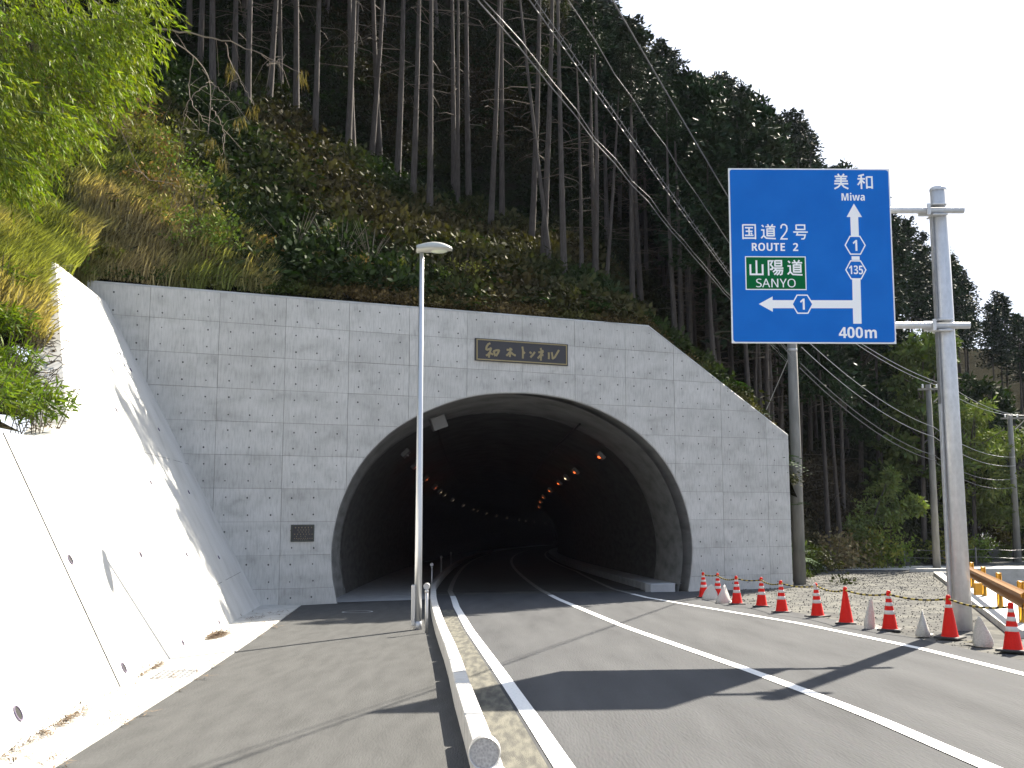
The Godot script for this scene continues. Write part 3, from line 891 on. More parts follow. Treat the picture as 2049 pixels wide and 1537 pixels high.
func build_retaining_wall() -> void:
	var t := thing("retaining_wall", "sunlit white concrete retaining wall leaning back along the footpath", "retaining wall")
	var cuts := [[6.0, -12.72], [-12.79, -28.6]]
	for c in cuts:
		var st := new_st()
		var keys := [c[0]]
		for k in [-8.0, -12.9, -15.2, -16.2, -18.0, -20.0, -21.96, -24.5, -26.6]:
			if k < c[0] - 0.05 and k > c[1] + 0.05: keys.append(k)
		keys.append(c[1])
		for i in keys.size() - 1:
			var a: float = keys[i]
			var b: float = keys[i + 1]
			var ta := wall_top(a)
			var tb := wall_top(b)
			var ga := gy(-5.0, a) - 0.2
			var gb := gy(-5.0, b) - 0.2
			# the joint leans with the wall: lower points sit a little nearer the camera
			var rows := 4
			for k in rows:
				var f0 := float(k) / rows
				var f1 := float(k + 1) / rows
				quad(st, wp(a, lerpf(ga, ta, f0)), wp(b, lerpf(gb, tb, f0)), wp(b, lerpf(gb, tb, f1)), wp(a, lerpf(ga, ta, f1)))
			var back := Vector3(-0.55, 0.0, 0.0)
			quad(st, wp(a, ta), wp(b, tb), wp(b, tb) + back, wp(a, ta) + back)
			quad(st, wp(a, ta) + back, wp(b, tb) + back, wp(b, gb) + back * 2, wp(a, ga) + back * 2)
		for e in c:
			var te := wall_top(e)
			var ge := gy(-5.0, e) - 0.2
			var back2 := Vector3(-0.55, 0, 0)
			quad(st, wp(e, ge), wp(e, te), wp(e, te) + back2, wp(e, ge) + back2)
		part("wall_section", done(st), M.wall, t)
	var sj := new_st()
	for k in 6:
		var ya := lerpf(-0.5, 2.69, k / 6.0)
		var yb := lerpf(-0.5, 2.69, (k + 1) / 6.0)
		quad(sj, wp(-12.70, ya, -0.014), wp(-12.81, ya, -0.014), wp(-12.81, yb, -0.014), wp(-12.70, yb, -0.014))
	part("joint_filler", done(sj), M.black, t)
	# weep holes: short plastic pipe ends
	var weep := [[-13.1, 1.12, 0.07], [-13.25, -0.22, 0.07], [-9.45, -0.05, 0.075], [-9.3, 1.3, 0.07], [-20.9, 3.74, 0.05], [-17.05, 1.01, 0.05], [-21.07, 0.84, 0.05], [-17.1, -0.40, 0.05], [-21.1, -0.5, 0.05], [-20.9, 2.28, 0.05], [-25.2, 3.67, 0.05], [-25.2, 2.15, 0.05], [-25.3, 5.15, 0.05], [-25.0, 0.6, 0.05]]
	for q in weep:
		var b := Basis(Vector3(0, 0, 1).cross(WN).normalized(), WN, Vector3(0, 0, 1).cross(WN).normalized().cross(WN)).orthonormalized()
		var st := new_st()
		lathe(st, [Vector2(q[2] * 0.86, 0.006), Vector2(q[2] * 0.9, 0.014), Vector2(q[2], 0.014), Vector2(q[2], -0.02)], 16, wp(q[0], q[1]), b)
		var pipe := part("drain_pipe", done(st), M.pvc, t)
		st = new_st()
		lathe(st, [Vector2(0.0, 0.006), Vector2(q[2] * 0.88, 0.006)], 16, wp(q[0], q[1]), b)
		part("pipe_hole", done(st), M.dark, pipe)
	# construction joints: hairline dark ledges of the pours
	for q in [[-17.8, -28.2, 2.92], [-13.0, -28.2, 0.1], [4.0, -12.7, 0.95]]:
		var st := new_st()
		var n := 24
		for k in n:
			var a := lerpf(q[0], q[1], float(k) / n)
			var b := lerpf(q[0], q[1], float(k + 1) / n)
			if noise_b.get_noise_1d(a * 30.0 + q[2] * 50.0) > 0.12: continue
			quad(st, wp(a, q[2], 0.003), wp(b, q[2], 0.003), wp(b, q[2] + 0.012, 0.003), wp(a, q[2] + 0.012, 0.003))
		part("pour_joint", done(st), M.seam, t)
	# drain slabs along the foot
	var d := thing("drain", "pale concrete drain slabs between the sloping wall and the footpath", "drain")
	var zs := [5.5, 2.6, -0.4, -3.4, -6.4, -9.9, -13.2, -15.95, -18.9, -21.9, -24.6, -26.4, -28.4]
	for i in zs.size() - 1:
		var st := new_st()
		var a: float = zs[i] - 0.006
		var b: float = zs[i + 1] + 0.006
		var h := 0.02
		quad(st, g3(tab(T_WALL, a) - 0.12, a, h), g3(tab(T_WALL, b) - 0.12, b, h), g3(tab(T_DRAIN, b), b, h), g3(tab(T_DRAIN, a), a, h))
		quad(st, g3(tab(T_DRAIN, a), a, h), g3(tab(T_DRAIN, b), b, h), g3(tab(T_DRAIN, b), b, -0.1), g3(tab(T_DRAIN, a), a, -0.1))
		quad(st, g3(tab(T_WALL, a) - 0.12, a, h), g3(tab(T_DRAIN, a), a, h), g3(tab(T_DRAIN, a), a, -0.1), g3(tab(T_WALL, a) - 0.12, a, -0.1))
		quad(st, g3(tab(T_WALL, b) - 0.12, b, h), g3(tab(T_DRAIN, b), b, h), g3(tab(T_DRAIN, b), b, -0.1), g3(tab(T_WALL, b) - 0.12, b, -0.1))
		part("drain_slab", done(st), M.drain, d)
	# ribbed cover plate
	var c := thing("drain_cover", "ribbed steel drain cover set in the pale drain slabs", "drain cover", g3(-4.42, -13.9, 0.024), 0.1)
	var st3 := new_st()
	box(st3, Vector3(0, 0.0, 0), Vector3(0.5, 0.012, 0.8))
	part("plate", done(st3), M.steel, c)
	st3 = new_st()
	for i in 7:
		for j in 11:
			box(st3, Vector3(-0.21 + i * 0.07, 0.008, -0.36 + j * 0.072), Vector3(0.05, 0.008, 0.014), Basis(Vector3.UP, 0.7 if (i + j) % 2 else -0.7))
	part("ribs", done(st3), M.steel, c).set_meta("kind", "stuff")

# ------------------------------------------------------------------ street furniture
func build_street_lamp() -> void:
	var t := thing("street_lamp", "tall slim galvanised street lamp standing on the footpath before the tunnel", "street lamp", g3(-1.83, -20.51))
	var st := new_st(true)
	tube(st, [Vector3(0, 0, 0), Vector3(0, 1.5, 0), Vector3(0, 7.5, 0)], [0.076, 0.072, 0.042], 20)
	part("pole", done(st), M.lamp_pole, t)
	st = new_st(true)
	tube(st, [Vector3(0, -0.02, 0), Vector3(0, 0.16, 0)], [0.086, 0.082], 20)
	part("base_sleeve", done(st), M.steel, t)
	st = new_st()
	box(st, Vector3(-0.085, 0.47, 0.06), Vector3(0.075, 0.78, 0.075), Basis.IDENTITY, 0.008)
	part("junction_case", done(st), M.steel, t)
	# head: a flattened shell over a bowl, fixed at its left end
	st = new_st(true)
	var n := 20
	var top := []
	for i in n + 1:
		var x := -0.1 + 0.72 * i / n
		var k := float(i) / n
		var wid := 0.155 * sqrt(maxf(0.0, 1.0 - pow(maxf(0.0, (k - 0.55) / 0.45), 2.2))) * (0.62 + 0.38 * smoothstep(0.0, 0.5, k)) + 0.002
		var hi := 0.075 + 0.065 * sin(PI * clampf(k, 0.0, 1.0)) - 0.06 * pow(k, 6.0)
		var row := []
		for a in 13:
			var an := PI * a / 12.0
			row.append(Vector3(x, 7.56 + sin(an) * hi, cos(an) * wid))
		top.append(row)
	for i in n:
		for a in 12: quad(st, top[i][a], top[i + 1][a], top[i + 1][a + 1], top[i][a + 1])
	for a in range(1, 12):
		for p in [top[0][0], top[0][a], top[0][a + 1]]: st.add_vertex(p)
	part("lamp_shell", done(st), M.lamp_head, t)
	st = new_st(true)
	var bot := []
	for i in n + 1:
		var x := -0.1 + 0.72 * i / n
		var k := float(i) / n
		var wid := 0.15 * sqrt(maxf(0.0, 1.0 - pow(maxf(0.0, (k - 0.55) / 0.45), 2.2))) * (0.62 + 0.38 * smoothstep(0.0, 0.5, k)) + 0.002
		var row := []
		for a in 9:
			var an := PI * a / 8.0
			row.append(Vector3(x, 7.555 - sin(an) * (0.085 - 0.05 * k), cos(an) * wid))
		bot.append(row)
	for i in n:
		for a in 8: quad(st, bot[i][a], bot[i][a + 1], bot[i + 1][a + 1], bot[i + 1][a])
	for a in range(1, 8):
		for p in [bot[0][0], bot[0][a + 1], bot[0][a]]: st.add_vertex(p)
	part("lamp_underside", done(st), M.lamp_head, t)
	st = new_st(true)
	lathe(st, [Vector2(0.0, -0.045), Vector2(0.1, -0.03), Vector2(0.16, -0.005), Vector2(0.165, 0.02)], 20, Vector3(0.34, 7.5, 0), Basis.from_scale(Vector3(1.1, 0.8, 0.62)))
	part("lamp_glass", done(st), M.glass, t)

func delineator(label: String, at: Vector3, r: float, up := 0.0) -> void:
	var t := thing("delineator", label, "marker post", at, 0.0, "round marker posts along the kerb")
	var st := new_st(true)
	tube(st, [Vector3(0, -0.02, 0), Vector3(0, 0.78 + up, 0)], [0.03], 16)
	part("post", done(st), M.steel, t)
	st = new_st(true)
	tube(st, [Vector3(0, 0.74 + up, 0), Vector3(0, 0.79 + up, 0)], [0.036], 16)
	part("collar", done(st), M.steel, t)
	st = new_st()
	var b := Basis(Vector3.RIGHT, PI / 2)
	lathe(st, [Vector2(0, -0.03), Vector2(r * 0.9, -0.03), Vector2(r, -0.02), Vector2(r, 0.02), Vector2(r * 0.97, 0.028), Vector2(r * 0.9, 0.026), Vector2(r * 0.89, 0.02)], 28, Vector3(0, 0.86 + up, 0), b)
	part("reflector_rim", done(st), M.steel, t)
	st = new_st()
	lathe(st, [Vector2(0, 0.0215), Vector2(r * 0.89, 0.0215)], 28, Vector3(0, 0.86 + up, 0), b)
	part("reflector", done(st), M.reflect, t)

func build_delineators() -> void:
	M.reflect = tri(surf(Color.WHITE, 0.35, 0.3), ntex(0.12, 2, [[0.0, lin(0.24, 0.24, 0.25)], [0.5, lin(0.36, 0.36, 0.37)], [1.0, lin(0.5, 0.5, 0.52)]], 256, FastNoiseLite.TYPE_CELLULAR, 71), Vector3(3, 3, 3))
	delineator("round reflector on a grey post at the near end of the kerb", g3(-0.105, -4.12), 0.062, 0.075)
	delineator("round reflector on a grey post beside the street lamp", g3(-1.6, -19.74), 0.062)
	delineator("round reflector post on the kerb just inside the tunnel, behind the street lamp", g3(-2.75, -36.0), 0.06)
	delineator("tiny round reflector post deep in the tunnel, right of the street lamp", g3(axis_x(50.0) - 2.62, -50.0), 0.06)
	delineator("farthest round reflector post in the dark of the tunnel", g3(axis_x(63.0) - 2.6, -63.0), 0.06)

# ---- lettering
const GLYPHS := {
	"utsukushi": [[[30, 0], [38, 13]], [[70, 0], [62, 13]], [[8, 17], [92, 17]], [[15, 32], [85, 32]], [[6, 47], [94, 47]], [[50, 17], [50, 47]], [[4, 64], [96, 64]], [[50, 50], [46, 66], [31, 84], [4, 97]], [[52, 66], [68, 84], [96, 97]]],
	"wa": [[[46, 4], [8, 14]], [[3, 32], [52, 32]], [[27, 10], [27, 98]], [[26, 36], [16, 56], [3, 72]], [[30, 42], [48, 60]], [[62, 18], [62, 96]], [[62, 20], [96, 20], [96, 96]], [[62, 86], [96, 86]]],
	"koku": [[[6, 2], [6, 99]], [[6, 5], [94, 5], [94, 99]], [[6, 92], [94, 92]], [[22, 24], [78, 24]], [[26, 47], [74, 47]], [[20, 74], [80, 74]], [[50, 24], [50, 74]], [[62, 57], [70, 66]]],
	"michi": [[[46, 0], [52, 13]], [[80, 0], [72, 13]], [[32, 17], [98, 17]], [[65, 17], [60, 30]], [[42, 28], [42, 80]], [[42, 31], [88, 31], [88, 80]], [[42, 46], [88, 46]], [[42, 61], [88, 61]], [[42, 76], [88, 76]], [[8, 6], [20, 18]], [[3, 38], [20, 38], [20, 74], [3, 92]], [[20, 76], [36, 92], [98, 95]]],
	"go": [[[22, 2], [22, 38]], [[22, 5], [78, 5], [78, 38]], [[22, 34], [78, 34]], [[2, 51], [98, 51]], [[32, 51], [25, 70], [80, 70], [75, 90], [70, 95], [54, 96]]],
	"yama": [[[50, 2], [50, 94]], [[8, 28], [8, 94], [92, 94]], [[92, 28], [92, 100]]],
	"yo": [[[6, 2], [6, 100]], [[6, 6], [32, 6], [19, 30], [32, 46], [28, 60], [14, 60]], [[47, 2], [47, 42]], [[47, 5], [88, 5], [88, 42]], [[47, 21], [88, 21]], [[47, 38], [88, 38]], [[36, 52], [99, 52]], [[54, 52], [48, 64], [34, 78]], [[46, 66], [93, 66], [89, 90], [76, 96]], [[63, 68], [55, 82], [41, 94]], [[79, 68], [71, 84], [57, 97]]],
	"two": [[[8, 28], [14, 11], [34, 2], [64, 2], [88, 12], [93, 28], [84, 46], [50, 70], [14, 90], [7, 98], [98, 98]]],
}

func glyph(parent: Node, called: String, key: String, x0: float, y0: float, x1: float, y1: float, thick: float, z: float, mat: Material) -> void:
	var st := new_st()
	var n := 0
	for line in GLYPHS[key]:
		var pl := PackedVector2Array()
		for p in line: pl.append(Vector2(lerpf(x0, x1, p[0] / 100.0), lerpf(y0, y1, p[1] / 100.0)))
		for poly in Geometry2D.offset_polyline(pl, thick * 0.5, Geometry2D.JOIN_MITER, Geometry2D.END_BUTT):
			slab(st, poly, 0.0, z + 0.00025 * n, plain_xyz)
		n += 1
	part(called, done(st), mat, parent)

func latin(parent: Node, called: String, text: String, x0: float, y0: float, x1: float, y1: float, z: float, mat: Material, bold := true) -> void:
	var f := SystemFont.new()
	f.font_names = PackedStringArray(["Droid Sans"])
	f.font_weight = 700 if bold else 400
	var tm := TextMesh.new()
	tm.text = text
	tm.font = f
	tm.font_size = 64
	tm.pixel_size = 0.01
	tm.depth = 0.02
	tm.curve_step = 0.5
	var bb := tm.get_aabb()
	var o := MeshInstance3D.new()
	o.name = called
	o.mesh = tm
	o.material_override = mat
	var sx := (x1 - x0) / bb.size.x
	var sy := (y0 - y1) / bb.size.y
	o.scale = Vector3(sx, sy, 0.1)
	var c := bb.get_center()
	o.position = Vector3((x0 + x1) * 0.5 - c.x * sx, (y0 + y1) * 0.5 - c.y * sy, z)
	parent.add_child(o, true)

func plate(parent: Node, called: String, pts: Array, z: float, mat: Material) -> void:
	var st := new_st()
	var pl := PackedVector2Array()
	for p in pts: pl.append(Vector2(p[0], p[1]))
	slab(st, pl, 0.0, z, plain_xyz)
	part(called, done(st), mat, parent)

func hex(parent: Node, called: String, cx: float, cy: float, w: float, h: float) -> void:
	for k in 2:
		var f: float = [1.0, 0.87][k]
		var pts := []
		for q in [[-1, 0], [-0.5, -1], [0.5, -1], [1, 0], [0.5, 1], [-0.5, 1]]:
			pts.append([cx + q[0] * w * 0.5 * f, cy + q[1] * h * 0.5 * f])
		plate(parent, called if k == 0 else called + "_field", pts, 0.0035 + 0.0012 * k, M.white if k == 0 else M.blue)

func build_sign() -> void:
	var foot := g3(8.25, -19.34)
	var t := thing("direction_sign", "large blue direction sign with a forked arrow on a steel pole", "road sign", foot)
	var st := new_st(true)
	tube(st, [Vector3(0, -0.05, 0), Vector3(-0.05, 8.3, 0)], [0.172, 0.148], 28)
	part("pole", done(st), M.galv, t)
	st = new_st(true)
	lathe(st, [Vector2(0, 0.03), Vector2(0.13, 0.02), Vector2(0.157, -0.02), Vector2(0.157, -0.06)], 28, Vector3(-0.05, 8.3, 0))
	part("pole_cap", done(st), M.galv, t)
	st = new_st()
	for k in 2: tube(st, [Vector3(-0.235, 0.5, 0.05), Vector3(-0.22, 7.75, 0.05)], [0.04], 10)
	part("cable_duct", done(st), M.galv, t)
	for k in 2:
		var y: float = [7.83, 5.6][k] 
		st = new_st(true)
		tube(st, [Vector3(-3.9, y, 0.13), Vector3(0.36, y, 0.13)], [0.062], 16)
		var bar := part("cross_bar", done(st), M.galv, t)
		st = new_st()
		box(st, Vector3(-0.33, y, 0.06), Vector3(0.3, 0.2, 0.05), Basis.IDENTITY, 0.008)
		box(st, Vector3(-0.33, y, 0.21), Vector3(0.07, 0.22, 0.03), Basis.IDENTITY, 0.008)
		box(st, Vector3(-0.12, y + 0.1, 0.06), Vector3(0.28, 0.03, 0.34), Basis.IDENTITY, 0.008)
		box(st, Vector3(-0.12, y - 0.1, 0.06), Vector3(0.28, 0.03, 0.34), Basis.IDENTITY, 0.008)
		part("clamp", done(st), M.galv, bar)
	# the board, seen almost square on
	st = new_st()
	box(st, Vector3(0, 0, -0.012), Vector3(3.05, 3.35, 0.02), Basis.IDENTITY, 0.004)
	var board := part("sign_board", done(st), M.edge, t)
	board.position = Vector3(5.605, 6.465, -18.95) - foot
	board.rotation = Vector3(0, 0, -0.004)
	var pts := []
	for q in [[-1, -1], [1, -1], [1, 1], [-1, 1]]:
		for k in 5:
			var an: float = (PI + PI * 0.5 * [0, 1, 2, 3][[[-1, -1], [1, -1], [1, 1], [-1, 1]].find(q)]) + PI * 0.5 * k / 4.0
			pts.append([q[0] * (1.498 - 0.05) + cos(an) * 0.05, q[1] * (1.648 - 0.05) + sin(an) * 0.05])
	plate(board, "blue_field", pts, 0.002, M.blue)
	st = new_st()
	for k in 5: box(st, Vector3(0, -1.4 + 0.7 * k, -0.04), Vector3(2.9, 0.08, 0.03))
	part("stiffener", done(st), M.galv, board)
	var z := 0.0042
	glyph(board, "letter", "utsukushi", 0.46, 1.572, 0.745, 1.272, 0.031, z, M.white)
	glyph(board, "letter", "wa", 0.905, 1.572, 1.195, 1.272, 0.031, z, M.white)
	latin(board, "word", "Miwa", 0.599, 1.204, 1.037, 1.051, z, M.white)
	plate(board, "arrow", [[0.828, 0.995], [0.682, 0.735], [0.752, 0.735], [0.752, 0.36], [0.9, 0.36], [0.9, 0.735], [0.972, 0.735]], z - 0.0012, M.white)
	plate(board, "arrow", [[0.748, -0.02], [0.748, -0.09], [0.898, -0.09], [0.898, -0.02]], z - 0.001, M.white)
	plate(board, "arrow", [[0.746, -0.42], [0.9, -0.42], [0.89, -1.3], [0.735, -1.3], [0.738, -1.009], [-0.75, -1.014], [-0.752, -1.082], [-1.009, -0.935], [-0.748, -0.79], [-0.75, -0.86], [0.74, -0.857]], z - 0.0012, M.white)
	hex(board, "route_shield", 0.824, 0.192, 0.4, 0.365)
	hex(board, "route_shield", 0.82, -0.279, 0.4, 0.365)
	hex(board, "route_shield", -0.197, -0.935, 0.41, 0.365)
	var z2 := 0.0062
	latin(board, "number", "1", 0.778, 0.293, 0.862, 0.083, z2, M.white)
	latin(board, "number", "135", 0.69, -0.195, 0.952, -0.365, z2, M.white)
	latin(board, "number", "1", -0.243, -0.83, -0.156, -1.04, z2, M.white)
	glyph(board, "letter", "koku", -1.29, 0.59, -1.025, 0.297, 0.027, z, M.white)
	glyph(board, "letter", "michi", -0.94, 0.59, -0.655, 0.297, 0.027, z, M.white)
	glyph(board, "letter", "two", -0.57, 0.59, -0.435, 0.302, 0.027, z, M.white)
	glyph(board, "letter", "go", -0.335, 0.59, -0.05, 0.297, 0.027, z, M.white)
	latin(board, "word", "ROUTE", -1.114, 0.23, -0.492, 0.077, z, M.white)
	latin(board, "number", "2", -0.343, 0.23, -0.245, 0.077, z, M.white)
	plate(board, "green_panel_border", [[-1.246, -0.668], [-0.11, -0.668], [-0.11, -0.027], [-1.246, -0.027]], 0.0035, M.white)
	plate(board, "green_panel", [[-1.227, -0.649], [-0.129, -0.649], [-0.129, -0.046], [-1.227, -0.046]], 0.0046, M.green)
	glyph(board, "letter", "yama", -1.172, -0.1, -0.9, -0.39, 0.034, z2, M.white)
	glyph(board, "letter", "yo", -0.828, -0.098, -0.533, -0.395, 0.029, z2, M.white)
	glyph(board, "letter", "michi", -0.465, -0.098, -0.175, -0.395, 0.029, z2, M.white)
	latin(board, "word", "SANYO", -1.051, -0.455, -0.314, -0.617, z2, M.white, false)
	latin(board, "word", "400m", 0.461, -1.36, 1.164, -1.57, z, M.white)

const CONES := [[5.42, -29.77, 3], [5.66, -29.0, 3], [5.73, -26.84, 3], [6.11, -25.81, 3], [6.12, -23.92, 3], [6.52, -22.51, 3], [6.55, -20.7, 0], [6.87, -19.22, 3], [7.31, -17.66, 1], [7.4, -15.65, 3]]

func cone_radius(y: float) -> float:
	return lerpf(0.132, 0.034, clampf((y - 0.03) / 0.62, 0.0, 1.0))

func build_cones() -> void:
	var kinds := {}
	for k in [3, 1, 0]:
		var t := Node3D.new()
		var st := new_st()
		var b := Basis.IDENTITY
		box(st, Vector3(0, 0.015, 0), Vector3(0.4, 0.035, 0.4), b, 0.01)
		part("base", done(st), M.rubber, t)
		st = new_st(true)
		lathe(st, [Vector2(0.15, 0.03), Vector2(0.134, 0.045), Vector2(0.034, 0.655)], 24)
		part("body", done(st), M.cone_red, t)
		st = new_st(true)
		lathe(st, [Vector2(0.036, 0.64), Vector2(0.04, 0.655), Vector2(0.04, 0.68), Vector2(0.028, 0.705), Vector2(0.0, 0.712)], 16)
		part("cap", done(st), M.cone_red, t)
		var bands := [[0.285, 0.36], [0.435, 0.5], [0.565, 0.615]]
		if k == 1: bands = [[0.5, 0.555]]
		if k == 0: bands = []
		for q in bands:
			st = new_st(true)
			lathe(st, [Vector2(cone_radius(q[0]), q[0]), Vector2(cone_radius(q[0]) + 0.003, q[0] + 0.002), Vector2(cone_radius(q[1]) + 0.003, q[1] - 0.002), Vector2(cone_radius(q[1]), q[1])], 24)
			part("stripe", done(st), M.cone_white, t)
		kinds[k] = t
	var where := ["farthest cone, against the tunnel mouth", "second cone from the tunnel mouth, between two white bags", "third cone from the tunnel mouth, right of the white bags", "fourth cone from the tunnel mouth, before the portal end", "fifth cone from the tunnel mouth, left of the utility pole", "sixth cone from the tunnel mouth, white scrap at its top", "plain red cone without stripes, seventh from the tunnel mouth", "eighth cone from the tunnel mouth, by a thin white bag", "red cone with one worn stripe left of the sign pole's foot", "nearest cone, at the right edge by the guard rail"]
	var r := RandomNumberGenerator.new()
	r.seed = 3
	for i in CONES.size():
		var c: Array = CONES[i]
		var lab: String = where[i]
		if c[2] == 3: lab = "red and white striped " + lab
		var o := copy(kinds[c[2]], "traffic_cone", lab, g3(c[0], c[1]), r.randf() * TAU, "traffic cones along the road edge")
		o.set_meta("category", "traffic cone")
		o.rotation.x = r.randf_range(-0.03, 0.03)
		o.rotation.z = r.randf_range(-0.03, 0.03)
	for k in kinds: kinds[k].free()
	# scrap of tape on the sixth
	var st4 := new_st()
	box(st4, Vector3(-0.05, 0.03, 0.02), Vector3(0.07, 0.09, 0.04), Basis(Vector3(0, 0, 1), 0.5), 0.012)
	single("cloth_scrap", done(st4), M.cone_white, "scrap of white cloth knotted at the top of a striped cone", "cloth", "", g3(CONES[5][0], CONES[5][1], 0.62))
	# rope of alternating black and yellow from cone to cone
	var rope := thing("barrier_rope", "black and yellow striped rope strung along the cone tops", "rope")
	for i in CONES.size() - 1:
		var a := g3(CONES[i][0], CONES[i][1], 0.645)
		var b := g3(CONES[i + 1][0], CONES[i + 1][1], 0.645)
		var len := a.distance_to(b)
		var n := int(len / 0.11) + 1
		var st := new_st()
		var prev := a
		for k in range(1, n + 1):
			var f := float(k) / n
			var p := a.lerp(b, f) - Vector3(0, 4.0 * f * (1.0 - f) * 0.035 * len, 0)
			st.set_color(Color(0.34, 0.27, 0.06) if k % 2 else Color(0.008, 0.008, 0.008))
			tube(st, [prev, p], [0.0165], 6, false)
			prev = p
		part("rope_span", done(st), M.rope, rope)

func build_bags() -> void:
	# white sandbags: a full belly gathered to a peak
	var spec := [[5.42, -28.82, 0.26, 0.42, 0.1, "slumped white sandbag between the two farthest cones"], [5.52, -27.45, 0.3, 0.47, 0.9, "peaked white sandbag left of the third cone"], [6.62, -19.56, 0.12, 0.56, 0.3, "thin upright folded white sandbag between two cones"], [7.05, -18.13, 0.19, 0.45, 1.2, "tall white sandbag left of the cone by the sign pole"], [7.32, -16.45, 0.19, 0.45, 2.0, "white sandbag leaning beside the nearest cone"]]
	for s in spec:
		var st := new_st(true)
		var rows := []
		var r := RandomNumberGenerator.new()
		r.seed = int(s[0] * 100)
		for i in 11:
			var f := float(i) / 10.0
			var rad: float = s[2] * (0.92 + 0.25 * sin(f * 2.6)) * pow(1.0 - f, 0.72) * (0.9 if f > 0 else 0.8) + 0.012
			var ring := []
			for k in 18:
				var an := TAU * k / 18.0
				var w := 1.0 + 0.1 * sin(an * 5.0 + f * 4.0) * f + noise_b.get_noise_3d(cos(an) * 40.0, f * 60.0 + s[0] * 90.0, sin(an) * 40.0) * 0.28
				ring.append(Vector3(cos(an) * rad * w + f * f * 0.06, f * s[3], sin(an) * rad * w * lerpf(0.75, 0.28, f)))
			rows.append(ring)
		for i in 10:
			for k in 18: quad(st, rows[i][k], rows[i + 1][k], rows[i + 1][(k + 1) % 18], rows[i][(k + 1) % 18])
		for k in range(1, 17):
			for p in [rows[10][0], rows[10][k + 1], rows[10][k]]: st.add_vertex(p)
		var t := thing("sandbag", s[5], "sandbag", g3(s[0], s[1], -0.01), s[4], "white sandbags among the cones")
		part("sack", done(st), M.bag, t)
		st = new_st()
		for k in 3:
			var an := 0.6 + k * 0.5
			quad(st, Vector3(0.03, 0.02, 0.05), Vector3(s[2] * 1.0 + 0.12 * k, 0.006, s[2] * 0.4 + 0.1), Vector3(s[2] * 1.1 + 0.12 * k, 0.012, s[2] * 0.2), Vector3(0.06, 0.1, -0.02))
		part("loose_flap", done(st), M.bag, t)

